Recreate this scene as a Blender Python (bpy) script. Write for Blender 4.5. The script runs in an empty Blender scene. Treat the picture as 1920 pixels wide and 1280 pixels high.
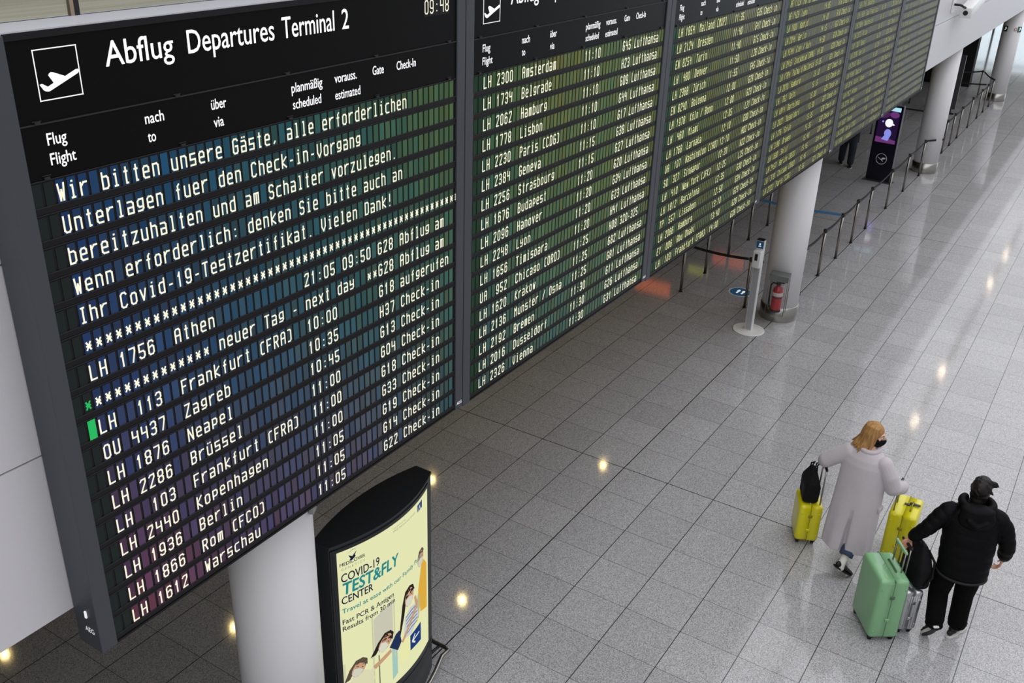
import bpy, bmesh, math, random
from mathutils import Vector, Matrix
from mathutils.geometry import tessellate_polygon
random.seed(7)
PI = math.pi
SC = bpy.context.scene
COL = SC.collection

def srgb(r, g, b):
    o = []
    for c in (r, g, b):
        c /= 255.0
        o.append(c / 12.92 if c <= 0.04045 else ((c + 0.055) / 1.055) ** 2.4)
    return (o[0], o[1], o[2], 1.0)

# ---------------------------------------------------------------- camera
cam = bpy.data.cameras.new('camera')
cam.sensor_width = 36.0
cam.lens = 34.309
cam.clip_start = 0.05
cam.clip_end = 500
camo = bpy.data.objects.new('camera', cam)
COL.objects.link(camo)
PITCH, ROLL, YAW = 0.449852860, 0.0332372770, -0.557943364
_cp, _sp, _c, _s = math.cos(PITCH), math.sin(PITCH), math.cos(YAW), math.sin(YAW)
_fw = Vector((_c * _cp, -_s * _cp, -_sp))
_rt = Vector((-_s, -_c, 0))
_up = _rt.cross(_fw)
_r2 = _rt * math.cos(ROLL) + _up * math.sin(ROLL)
_u2 = -_rt * math.sin(ROLL) + _up * math.cos(ROLL)
_m = Matrix((_r2, _u2, -_fw)).transposed().to_4x4()
_m.translation = Vector((-9.61043, -4.27062, 6.74583))
camo.matrix_world = _m
SC.camera = camo

# ---------------------------------------------------------------- world and light
world = bpy.data.worlds.new('hall_daylight')
SC.world = world
world.use_nodes = True
_bg = world.node_tree.nodes['Background']
_bg.inputs['Color'].default_value = (0.92, 0.94, 1.0, 1)
_bg.inputs['Strength'].default_value = 0.40

def area(name, loc, rot, sx, sy, power, color):
    l = bpy.data.lights.new(name, 'AREA')
    l.shape = 'RECTANGLE'
    l.size = sx
    l.size_y = sy
    l.energy = power
    l.color = color
    o = bpy.data.objects.new(name, l)
    o.location = loc
    o.rotation_euler = rot
    COL.objects.link(o)
    return o

for _x0, _x1, _rad in ((-48, 45, 1.17), (45, 72, 0.86), (72, 100, 0.56), (100, 135, 0.33)):  # extra far sections, dimmed in steps to soften the floor reflection
    area('roof_skylight', ((_x0 + _x1) / 2, -5.5, 15), (0, 0, 0), _x1 - _x0, 29, PI * _rad * (_x1 - _x0) * 29, (0.97, 0.975, 1.0))

vs = SC.view_settings
vs.view_transform = 'Standard'
vs.look = 'None'
vs.gamma = 1.0
vs.use_curve_mapping = False
vs.exposure = 0.0

# ---------------------------------------------------------------- materials
MATS = {}
def mat(name, col, rough=0.5, metal=0.0, spec=0.5, emit=None, estr=1.0, noise=None, bump=None, coat=0.0, sheen=0.0, stretch=None):
    if name in MATS:
        return MATS[name]
    m = bpy.data.materials.new(name)
    m.use_nodes = True
    nt = m.node_tree
    p = nt.nodes['Principled BSDF']
    p.inputs['Base Color'].default_value = col
    p.inputs['Roughness'].default_value = rough
    p.inputs['Metallic'].default_value = metal
    p.inputs['Specular IOR Level'].default_value = spec
    p.inputs['Coat Weight'].default_value = coat
    p.inputs['Sheen Weight'].default_value = sheen
    if emit:
        p.inputs['Emission Color'].default_value = emit
        p.inputs['Emission Strength'].default_value = estr
    if noise or bump:
        tc = nt.nodes.new('ShaderNodeTexCoord')
    if noise:
        sc_, amt = noise
        n = nt.nodes.new('ShaderNodeTexNoise')
        n.inputs['Scale'].default_value = sc_
        n.inputs['Detail'].default_value = 4
        if stretch:
            mp = nt.nodes.new('ShaderNodeMapping')
            mp.inputs['Scale'].default_value = stretch
            nt.links.new(tc.outputs['Object'], mp.inputs[0])
            nt.links.new(mp.outputs[0], n.inputs['Vector'])
        else:
            nt.links.new(tc.outputs['Object'], n.inputs['Vector'])
        mx = nt.nodes.new('ShaderNodeMix')
        mx.data_type = 'RGBA'
        mx.inputs['A'].default_value = tuple(max(0, c * (1 - amt)) for c in col[:3]) + (1,)
        mx.inputs['B'].default_value = tuple(min(1, c * (1 + amt)) for c in col[:3]) + (1,)
        nt.links.new(n.outputs['Fac'], mx.inputs['Factor'])
        nt.links.new(mx.outputs['Result'], p.inputs['Base Color'])
    if bump:
        sc_, st = bump
        n = nt.nodes.new('ShaderNodeTexNoise')
        n.inputs['Scale'].default_value = sc_
        n.inputs['Detail'].default_value = 3
        nt.links.new(tc.outputs['Object'], n.inputs['Vector'])
        b = nt.nodes.new('ShaderNodeBump')
        b.inputs['Strength'].default_value = st
        b.inputs['Distance'].default_value = 0.01
        nt.links.new(n.outputs['Fac'], b.inputs['Height'])
        nt.links.new(b.outputs['Normal'], p.inputs['Normal'])
    MATS[name] = m
    return m

def emis(name, col, strength=1.0):
    if name in MATS:
        return MATS[name]
    m = bpy.data.materials.new(name)
    m.use_nodes = True
    nt = m.node_tree
    nt.nodes.remove(nt.nodes['Principled BSDF'])
    e = nt.nodes.new('ShaderNodeEmission')
    e.inputs['Color'].default_value = col
    e.inputs['Strength'].default_value = strength
    nt.links.new(e.outputs[0], nt.nodes['Material Output'].inputs[0])
    MATS[name] = m
    return m

TILE_X, TILE_Y = 0.58115, 0.6

def floor_material():
    m = bpy.data.materials.new('granite_floor')
    m.use_nodes = True
    nt = m.node_tree
    N, L = nt.nodes, nt.links
    p = N['Principled BSDF']
    tc = N.new('ShaderNodeTexCoord')
    sp = N.new('ShaderNodeSeparateXYZ')
    L.new(tc.outputs['Object'], sp.inputs[0])
    def mth(op, a, b=None):
        n = N.new('ShaderNodeMath')
        n.operation = op
        for i, v in enumerate((a, b)):
            if v is None:
                continue
            if isinstance(v, (int, float)):
                n.inputs[i].default_value = v
            else:
                L.new(v, n.inputs[i])
        return n.outputs[0]
    u = mth('DIVIDE', sp.outputs['X'], TILE_X)
    v = mth('DIVIDE', sp.outputs['Y'], TILE_Y)
    def line(t, size, w):
        d = mth('ABSOLUTE', mth('SUBTRACT', mth('FRACT', mth('ADD', t, 0.5)), 0.5))
        return mth('LESS_THAN', d, w / size / 2)
    lx = line(u, TILE_X, 0.0055)
    ly = line(v, TILE_Y, 0.0085)
    # wider expansion joints: every 12th cross joint and every 6th long joint
    ex = line(mth('DIVIDE', u, 20.0), TILE_X * 20, 0.011)
    ey = line(mth('DIVIDE', v, 16.0), TILE_Y * 16, 0.013)
    grout = mth('MAXIMUM', mth('MAXIMUM', mth('MULTIPLY', lx, 0.78), mth('MULTIPLY', ly, 0.95)), mth('MAXIMUM', ex, ey))
    cmb = N.new('ShaderNodeCombineXYZ')
    L.new(mth('FLOOR', u), cmb.inputs[0])
    L.new(mth('FLOOR', v), cmb.inputs[1])
    wn = N.new('ShaderNodeTexWhiteNoise')
    wn.noise_dimensions = '2D'
    L.new(cmb.outputs[0], wn.inputs['Vector'])
    tint = mth('ADD', 0.93, mth('MULTIPLY', wn.outputs['Value'], 0.12))
    n1 = N.new('ShaderNodeTexNoise')
    n1.inputs['Scale'].default_value = 150
    n1.inputs['Detail'].default_value = 4
    n1.inputs['Roughness'].default_value = 0.75
    L.new(tc.outputs['Object'], n1.inputs['Vector'])
    vo = N.new('ShaderNodeTexVoronoi')
    vo.inputs['Scale'].default_value = 190
    L.new(tc.outputs['Object'], vo.inputs['Vector'])
    sepc = N.new('ShaderNodeSeparateColor')
    L.new(vo.outputs['Color'], sepc.inputs[0])
    sp2 = mth('ADD', mth('MULTIPLY', n1.outputs['Fac'], 0.9), mth('MULTIPLY', sepc.outputs[0], 0.55))
    ramp = N.new('ShaderNodeValToRGB')
    e = ramp.color_ramp.elements
    e[0].position = 0.35
    e[0].color = (0.105, 0.105, 0.108, 1)
    e[1].position = 1.05
    e[1].color = (0.64, 0.63, 0.645, 1)
    L.new(sp2, ramp.inputs[0])
    mul = N.new('ShaderNodeMix')
    mul.data_type = 'RGBA'
    mul.blend_type = 'MULTIPLY'
    mul.inputs['Factor'].default_value = 1
    L.new(ramp.outputs[0], mul.inputs['A'])
    cc = N.new('ShaderNodeCombineColor')
    for i in range(3):
        L.new(tint, cc.inputs[i])
    L.new(cc.outputs[0], mul.inputs['B'])
    mx = N.new('ShaderNodeMix')
    mx.data_type = 'RGBA'
    L.new(grout, mx.inputs['Factor'])
    L.new(mul.outputs['Result'], mx.inputs['A'])
    mx.inputs['B'].default_value = (0.018, 0.018, 0.02, 1)
    L.new(mx.outputs['Result'], p.inputs['Base Color'])
    p.inputs['Roughness'].default_value = 0.075
    p.inputs['Specular IOR Level'].default_value = 0.55
    return m

M_FLOOR = floor_material()
M_WHITE = mat('white_panel', srgb(214, 211, 214), 0.45)
M_COLUMN = mat('white_column_paint', srgb(240, 238, 239), 0.35)
M_STEEL = mat('brushed_steel', srgb(170, 168, 162), 0.28, 1.0)
M_POST = mat('satin_steel', srgb(150, 146, 138), 0.3, 1.0)
M_BLACK = mat('black_plastic', srgb(20, 20, 22), 0.4)
M_BELT = mat('black_webbing', srgb(22, 22, 25), 0.7)
M_BELTBLUE = mat('blue_webbing', srgb(70, 140, 190), 0.6)
M_FRAME = mat('anthracite_frame', srgb(64, 67, 73), 0.5)
M_BOARD = mat('board_black', srgb(8, 8, 8), 0.4, 0.0, 0.12)
M_STRIP = mat('board_strip', srgb(16, 14, 16), 0.5, 0.0, 0.3)
M_STRIPEDGE = mat('board_strip_edge', srgb(44, 42, 44), 0.5, 0.0, 0.3)
M_PRINT = mat('white_print', srgb(240, 240, 240), 0.5, emit=srgb(240, 240, 240), estr=0.55)
M_SOFFIT = mat('soffit_warm_tint', srgb(118, 104, 66), 0.6)  # yellowed so that light bounced under the gallery turns warm
M_WALLDARK = mat('dark_back_wall', srgb(80, 66, 38), 0.6)  # browned for the same warm bounce on the floor
M_CAP = mat('parapet_cap', srgb(205, 204, 210), 0.4)
M_GALLERY = mat('gallery_stone', srgb(224, 218, 196), 0.16, noise=(1.0, 0.22), stretch=(0.5, 7.0, 1.0))
M_KIOSK = mat('kiosk_black', srgb(34, 37, 42), 0.4)
M_WHITEGLOSS = mat('white_enamel', srgb(232, 232, 230), 0.3)
M_GREYENAMEL = mat('grey_enamel', srgb(168, 168, 172), 0.4)
M_RUBBER = mat('black_rubber', srgb(18, 18, 19), 0.6)

# ---------------------------------------------------------------- mesh helpers
def bm_new():
    return bmesh.new()

def add_box(bm, x0, x1, y0, y1, z0, z1, mi=0):
    vs_ = [bm.verts.new((x, y, z)) for x in (x0, x1) for y in (y0, y1) for z in (z0, z1)]
    idx = ((0, 1, 3, 2), (4, 6, 7, 5), (0, 4, 5, 1), (2, 3, 7, 6), (0, 2, 6, 4), (1, 5, 7, 3))
    out = []
    for f in idx:
        fc = bm.faces.new([vs_[i] for i in f])
        fc.material_index = mi
        out.append(fc)
    return vs_

def add_cyl(bm, p0, p1, r0, r1=None, seg=20, mi=0, caps=True):
    r1 = r0 if r1 is None else r1
    p0, p1 = Vector(p0), Vector(p1)
    d = (p1 - p0).normalized()
    a = d.orthogonal().normalized()
    b = d.cross(a)
    r_ = []
    for p, r in ((p0, r0), (p1, r1)):
        r_.append([bm.verts.new(p + (a * math.cos(2 * PI * i / seg) + b * math.sin(2 * PI * i / seg)) * r) for i in range(seg)])
    for i in range(seg):
        j = (i + 1) % seg
        f = bm.faces.new((r_[0][i], r_[0][j], r_[1][j], r_[1][i]))
        f.material_index = mi
        f.smooth = True
    if caps:
        f = bm.faces.new(r_[0][::-1]); f.material_index = mi
        f = bm.faces.new(r_[1]); f.material_index = mi

def add_tube(bm, pts, r, seg=10, mi=0):
    pts = [Vector(p) for p in pts]
    rings = []
    up = Vector((0.13, 0.21, 0.97)).normalized()
    for i, p in enumerate(pts):
        a = pts[max(0, i - 1)]
        b = pts[min(len(pts) - 1, i + 1)]
        t = (b - a).normalized()
        u = t.cross(up)
        if u.length < 1e-4:
            u = t.orthogonal()
        u.normalize()
        w = t.cross(u)
        rr = r[i] if isinstance(r, (list, tuple)) else r
        rings.append([bm.verts.new(p + (u * math.cos(2 * PI * k / seg) + w * math.sin(2 * PI * k / seg)) * rr) for k in range(seg)])
    for a, b in zip(rings, rings[1:]):
        for k in range(seg):
            j = (k + 1) % seg
            f = bm.faces.new((a[k], a[j], b[j], b[k]))
            f.smooth = True
            f.material_index = mi
    f = bm.faces.new(rings[0][::-1]); f.material_index = mi
    f = bm.faces.new(rings[-1]); f.material_index = mi

def add_lathe(bm, prof, cx=0, cy=0, seg=48, mi=0):
    rings = []
    for r, z in prof:
        rings.append([bm.verts.new((cx + r * math.cos(2 * PI * k / seg), cy + r * math.sin(2 * PI * k / seg), z)) for k in range(seg)])
    for a, b in zip(rings, rings[1:]):
        for k in range(seg):
            j = (k + 1) % seg
            f = bm.faces.new((a[k], a[j], b[j], b[k]))
            f.smooth = True
            f.material_index = mi
    bm.faces.new(rings[0][::-1]).material_index = mi
    bm.faces.new(rings[-1]).material_index = mi

def add_sphere(bm, c, r, sub=2, mat4=None, mi=0):
    if not isinstance(r, (tuple, list)):
        r = (r, r, r)
    M = Matrix.Translation(Vector(c)) @ (mat4.to_4x4() if mat4 else Matrix.Identity(4)) @ Matrix.Diagonal((r[0], r[1], r[2], 1))
    g = bmesh.ops.create_icosphere(bm, subdivisions=sub, radius=1, matrix=M)
    for v in g['verts']:
        for f in v.link_faces:
            f.smooth = True
            f.material_index = mi

def add_rbox(bm, x0, x1, y0, y1, z0, z1, r, seg=3, mi=0):
    t = bmesh.new()
    add_box(t, x0, x1, y0, y1, z0, z1)
    bmesh.ops.bevel(t, geom=t.edges[:] , offset=r, segments=seg, profile=0.5, affect='EDGES')
    me = bpy.data.meshes.new('t')
    t.to_mesh(me)
    t.free()
    n0 = len(bm.faces)
    bm.from_mesh(me)
    bpy.data.meshes.remove(me)
    bm.faces.ensure_lookup_table()
    for f in bm.faces[n0:]:
        f.smooth = True
        f.material_index = mi

def obj(name, bm, mats, parent=None, normals=True):
    if normals:
        bmesh.ops.recalc_face_normals(bm, faces=bm.faces[:])
    me = bpy.data.meshes.new(name)
    bm.to_mesh(me)
    bm.free()
    for m in (mats if isinstance(mats, (list, tuple)) else [mats]):
        me.materials.append(m)
    o = bpy.data.objects.new(name, me)
    COL.objects.link(o)
    if parent:
        o.parent = parent
    return o

def thing(name, label, cat, loc=(0, 0, 0), rz=0.0, group=None):
    o = bpy.data.objects.new(name, None)
    o.empty_display_size = 0.1
    COL.objects.link(o)
    o.location = loc
    o.rotation_euler = (0, 0, rz)
    o['label'] = label
    o['category'] = cat
    if group:
        o['group'] = group
    return o

def tag(o, label, cat, group=None):
    o['label'] = label
    o['category'] = cat
    if group:
        o['group'] = group
    return o

def struct(o):
    o['kind'] = 'structure'
    return o

_tc = {}
def text_verts(s):
    """flat letters: list of (verts, faces) in font units scaled so that the cap height is 1"""
    def raw(t):
        cu = bpy.data.curves.new('t', 'FONT')
        cu.body = t
        cu.resolution_u = 3
        o = bpy.data.objects.new('t', cu)
        COL.objects.link(o)
        dg = bpy.context.evaluated_depsgraph_get()
        me = bpy.data.meshes.new_from_object(o.evaluated_get(dg))
        v = [tuple(x.co) for x in me.vertices]
        f = [tuple(p.vertices) for p in me.polygons]
        bpy.data.objects.remove(o)
        bpy.data.meshes.remove(me)
        bpy.data.curves.remove(cu)
        return v, f
    if 'cap' not in _tc:
        _tc['cap'] = max(v[1] for v in raw('H')[0])
    if s not in _tc:
        v, f = raw(s)
        k = 1 / _tc['cap']
        _tc[s] = ([(a * k, b * k) for a, b, _ in v], f)
    return _tc[s]

def add_text(bm, s, x, z, cap, width, place, bold=0.0, mi=0, slant=0.0):
    """letters starting at x on baseline z; width squeezes or stretches the line; place(x, z) -> 3D point"""
    v, f = text_verts(s)
    x0 = min(a for a, b in v)
    x1 = max(a for a, b in v)
    sx = width / (x1 - x0) if width else cap
    offs = [(0, 0)] if not bold else [(-bold, 0), (bold, 0), (0, bold), (0, -bold), (0, 0)]
    for k, (ox, oz) in enumerate(offs):
        nv = [bm.verts.new(place(x + (a - x0) * sx + ox + slant * b * cap, z + b * cap + oz, k)) for a, b in v]
        for fc in f:
            try:
                q = bm.faces.new([nv[i] for i in fc])
                q.material_index = mi
            except ValueError:
                pass

def prism(bm, pts, z0, z1, mi=0):
    a = [bm.verts.new((x, y, z0)) for x, y in pts]
    b = [bm.verts.new((x, y, z1)) for x, y in pts]
    n = len(pts)
    fs = [bm.faces.new(a[::-1]), bm.faces.new(b)]
    for i in range(n):
        fs.append(bm.faces.new((a[i], a[(i + 1) % n], b[(i + 1) % n], b[i])))
    for f in fs:
        f.material_index = mi

# ---------------------------------------------------------------- setting
bm = bm_new()
add_box(bm, -45, 57, -26, 14, -0.2, 0)
struct(obj('floor', bm, M_FLOOR))

SH = -0.0037
def shear(bm):
    for v in bm.verts:
        v.co.z += SH * (v.co.x + 7.7)

bm = bm_new()      # white fascia of the gallery: courses of panels with open joints
FX0, FX1 = -45.0, 55.5
add_box(bm, FX0, FX1, -0.40, -0.30, 3.36, 6.0, 1)
for z0, z1 in ((3.345, 4.236), (4.246, 5.18), (5.19, 6.12)):
    x = 14.35 - 6.2 * 10
    while x < FX1:
        add_box(bm, x + 0.003, x + 6.197, -0.424, -0.40, z0, z1, 0)
        x += 6.2
shear(bm)
struct(obj('wall_gallery_front', bm, [M_WHITE, M_BLACK]))

bm = bm_new()      # gallery slab, its underside is the soffit
add_box(bm, FX0, FX1, -0.36, 14, 3.30, 5.1, 0)
bm.faces.ensure_lookup_table()
bm.normal_update()
for f in bm.faces:
    if f.normal.z > 0.5:
        f.material_index = 1
for v in bm.verts:
    if v.co.z < 4:
        v.co.z += SH * (v.co.x + 7.7)
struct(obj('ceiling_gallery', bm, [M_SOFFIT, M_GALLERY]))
bm = bm_new()
add_box(bm, FX0, FX1, 13.8, 14, 0, 12, 0)
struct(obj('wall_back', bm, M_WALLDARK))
bm = bm_new()
add_box(bm, FX0, FX1, 7.0, 14, 12.0, 12.4, 0)
struct(obj('ceiling', bm, mat('upper_ceiling', srgb(150, 146, 136), 0.7)))
bm = bm_new()
add_box(bm, FX0, FX1, -0.43, -0.30, 6.10, 6.128, 0)
struct(obj('trim_1', bm, M_CAP))

def glass():
    m = bpy.data.materials.new('clear_glass')
    m.use_nodes = True
    nt = m.node_tree
    nt.nodes.remove(nt.nodes['Principled BSDF'])
    t = nt.nodes.new('ShaderNodeBsdfTransparent')
    t.inputs[0].default_value = (0.93, 0.95, 0.94, 1)
    g = nt.nodes.new('ShaderNodeBsdfGlossy')
    g.inputs['Roughness'].default_value = 0.02
    fr = nt.nodes.new('ShaderNodeFresnel')
    fr.inputs[0].default_value = 1.45
    mx = nt.nodes.new('ShaderNodeMixShader')
    nt.links.new(fr.outputs[0], mx.inputs[0])
    nt.links.new(t.outputs[0], mx.inputs[1])
    nt.links.new(g.outputs[0], mx.inputs[2])
    nt.links.new(mx.outputs[0], nt.nodes['Material Output'].inputs[0])
    return m
M_GLASS = glass()
GX = [-10.03, -6.93, -3.83]
for k, x in enumerate(GX[:2]):
    o = thing('glass_balustrade', ('clear glass balustrade pane above the board top, left of the black joint' if k == 0 else
              'clear glass balustrade pane above the board top, right of the black joint'), 'glass panel', (x, -0.33, 6.128), 0, 'gallery balustrade panes')
    bm = bm_new()
    add_box(bm, 0.02, 3.08, -0.008, 0.008, 0, 0.95)
    obj('pane', bm, M_GLASS, o)
    bm = bm_new()
    add_box(bm, 3.075, 3.092, -0.012, 0.012, 0, 0.95)
    obj('edge_profile', bm, mat('bronze_edge', srgb(150, 132, 110), 0.4), o)
    bm = bm_new()
    add_box(bm, -0.008, 0.018, -0.012, 0.012, 0, 0.95)
    obj('joint_seal', bm, M_BLACK, o)

bm = bm_new()
add_box(bm, FX0, FX1, -0.28, -0.04, 12.0, 12.12, 0)
struct(obj('trim_3', bm, M_WHITE))

bm = bm_new()
add_box(bm, -13.2, -13.0, -0.30, 13.8, 0.0, 3.34, 0)  # unseen wall added to keep light off the floor under the gallery
struct(obj('wall_light_block', bm, M_WALLDARK))

# glazed end wall of the hall, daylight outside
bm = bm_new()
add_box(bm, 56.0, 56.05, -26, 14, 0.2, 5.6)
struct(obj('window_1', bm, emis('daylight_glass', (0.80, 0.92, 1.0, 1), 1.7)))
bm = bm_new()
for i in range(17):
    add_box(bm, 55.8, 56.1, -26 + 2.5 * i - 0.05, -26 + 2.5 * i + 0.05, 0, 5.7)
for z in (0.1, 2.8, 5.65):
    add_box(bm, 55.85, 56.1, -26, 14, z - 0.06, z + 0.06)
struct(obj('trim_2', bm, M_FRAME))

# dim downlights in the soffit
def downlight(x, y, z, r, strength, col, name, label, group):
    t = thing(name, label, 'ceiling light', (x, y, z), 0, group)
    bm = bm_new()
    add_lathe(bm, [(r * 1.25, 0.0), (r * 1.3, -0.012), (r, -0.014), (r, 0.0)], seg=24)
    obj('trim_ring', bm, M_STEEL, t)
    bm = bm_new()
    add_lathe(bm, [(r * 0.97, -0.004), (r * 0.97, -0.008)], seg=24)
    obj('lamp_disc', bm, emis('lamp_%s' % name, col, strength), t)
    if name == 'downlight':
        l = bpy.data.lights.new('downlight_beam', 'SPOT')
        l.energy = 13
        l.spot_size = 2.5
        l.spot_blend = 0.8
        l.shadow_soft_size = 0.05
        l.color = col[:3]
        o = bpy.data.objects.new('downlight_beam', l)
        o.parent = t
        o.location = (0, 0, -0.03)
        COL.objects.link(o)
SOF = lambda x: 3.30 + SH * (x + 7.7)
WARM = (1.0, 0.76, 0.30, 1)
for x, y in ((-0.09, 2.41), (4.46, 2.41), (2.23, 4.73), (-2.44, 4.78), (-4.6, 6.98)):
    downlight(x, y, SOF(x), 0.05, 70, WARM, 'downlight', 'round warm downlight in the gallery soffit', 'soffit downlights')
for x in (26.6, 31.7, 43.9, 49.3):
    downlight(x, -0.16, 12.0, 0.07, 220, (1, 0.82, 0.6, 1), 'high_downlight', 'high warm ceiling lamp seen only as a bright glint on the hall floor', 'high ceiling lamps')

# ---------------------------------------------------------------- columns
def column(x, label):
    t = thing('round_column', label, 'column', (x, 0, 0), 0, 'white columns along the gallery')
    bm = bm_new()
    add_lathe(bm, [(0.31, 0.0), (0.312, 0.005), (0.312, 0.26), (0.30, 0.265)])
    obj('steel_base_ring', bm, M_STEEL, t)
    bm = bm_new()
    top = SOF(x) + 0.01
    add_lathe(bm, [(0.30, 0.265), (0.30, top)])
    obj('shaft', bm, M_COLUMN, t)
    return t
column(-5.84, 'nearest white round column, beside the lit poster stand under the leftmost board panel')
column(5.806, 'white round column carrying the red fire extinguisher')
column(17.21, 'white round column with steel base just right of the dark blue screen totem')
column(28.6, 'farthest white round column, carrying small green signs at its top')

# ---------------------------------------------------------------- departure board
YB = -0.6
GAPS = [-7.532, -4.414, -1.284, 1.866, 5.0, 8.05, 11.14]
DZ = [0.0, -0.012, -0.03, -0.038, -0.036, -0.045]
ROW0, PITCH = 5.551, 0.1408
GLY = {
 'A': '00 07 18 38 47 40;04 44', 'B': '00 08 38 47 45 34 04;34 43 41 30 00', 'C': '47 38 18 07 01 10 30 41', 'D': '00 08 38 47 41 30 00',
 'E': '48 08 00 40;04 34', 'F': '48 08 00;04 34', 'G': '47 38 18 07 01 10 30 41 44 24', 'H': '00 08;40 48;04 44', 'I': '18 38;28 20;10 30',
 'J': '48 41 30 10 01', 'K': '00 08;48 04 40', 'L': '08 00 40', 'M': '00 08 25 48 40', 'N': '00 08 40 48', 'O': '01 07 18 38 47 41 30 10 01',
 'P': '00 08 38 47 45 34 04', 'Q': '01 07 18 38 47 41 30 10 01;22 40', 'R': '00 08 38 47 45 34 04;24 40', 'S': '47 38 18 07 05 14 34 43 41 30 10 01',
 'T': '08 48;28 20', 'U': '08 01 10 30 41 48', 'V': '08 03 20 43 48', 'W': '08 10 25 30 48', 'X': '00 48;08 40', 'Y': '08 24 48;24 20', 'Z': '08 48 00 40',
 '0': '01 07 18 38 47 41 30 10 01', '1': '16 28 20', '2': '07 18 48 46 00 40', '3': '07 18 38 47 45 34 14;34 43 41 30 10 01', '4': '08 04 44;47 40',
 '5': '48 08 04 34 43 41 30 10 01', '6': '47 38 18 07 01 10 30 41 44 35 04', '7': '08 48 46 20', '8': '01 03 14 34 43 41 30 10 01;14 05 07 18 38 47 45 34',
 '9': '01 10 30 41 47 38 18 07 04 13 43', 'a': '06 36 45 40 00 03 43', 'b': '08 00 30 41 45 36 06', 'c': '46 16 05 01 10 40', 'd': '48 40 10 01 05 16 46',
 'e': '03 43 45 36 16 05 01 10 40', 'f': '38 27 20;15 35', 'g': '00 30 41 46 16 05 03 12 42', 'h': '08 00;06 36 45 40', 'i': '16 26 20;10 30', 'j': '26 21 10',
 'k': '08 00;46 03 40', 'l': '18 28 20;10 30', 'm': '00 06 46 40;26 20', 'n': '00 06 36 45 40', 'o': '01 05 16 36 45 41 30 10 01', 'p': '00 06 36 45 43 32 02',
 'q': '40 46 16 05 03 12 42', 'r': '00 06;04 26 46', 's': '46 06 03 43 40 00', 't': '28 20 30;16 36', 'u': '06 01 10 40;46 40', 'v': '06 20 46', 'w': '06 10 24 30 46',
 'x': '06 40;00 46', 'y': '06 03 43;46 41 30 00', 'z': '06 46 00 40', '-': '13 33', '/': '00 48', '(': '48 28 17 11 20 40', ')': '08 28 37 31 20 00', ',': '21 10',
 '*': '05 41;01 45;03 43', '!': '28 23', "'": '28 26',
}
GLY['\u00e4'] = GLY['a']; GLY['\u00f6'] = GLY['o']; GLY['\u00fc'] = GLY['u']
DOTS = {'i': ['28'], 'j': ['28'], '\u00e4': ['18', '38'], '\u00f6': ['18', '38'], '\u00fc': ['18', '38'], ':': ['25', '21'], '.': ['20'], '!': ['20']}

def add_glyph(bm, ch, x, z, w, h, sw, y, mi=0):
    if ch == '*':
        x, w = x + w * 0.14, w * 0.76
    sx, sz = (w - sw) / 4.0, (h - sw) / 8.0
    P = lambda a: (x + sw / 2 + int(a[0]) * sx, z + sw / 2 + int(a[1]) * sz)
    def quad(a, b, ext):
        dx, dz = b[0] - a[0], b[1] - a[1]
        l = math.hypot(dx, dz) or 1e-6
        dx, dz = dx / l, dz / l
        nx, nz = -dz * sw / 2, dx * sw / 2
        ax, az, bx, bz = a[0] - dx * ext, a[1] - dz * ext, b[0] + dx * ext, b[1] + dz * ext
        f = bm.faces.new([bm.verts.new((px, y, pz)) for px, pz in ((ax + nx, az + nz), (bx + nx, bz + nz), (bx - nx, bz - nz), (ax - nx, az - nz))])
        f.material_index = mi
    for pl in GLY.get(ch, '').split(';'):
        p = [P(a) for a in pl.split()]
        for a, b in zip(p, p[1:]):
            quad(a, b, sw * 0.42)
    for d in DOTS.get(ch, []):
        a = P(d)
        quad((a[0] - sw * 0.55, a[1]), (a[0] + sw * 0.55, a[1]), 0)

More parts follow.
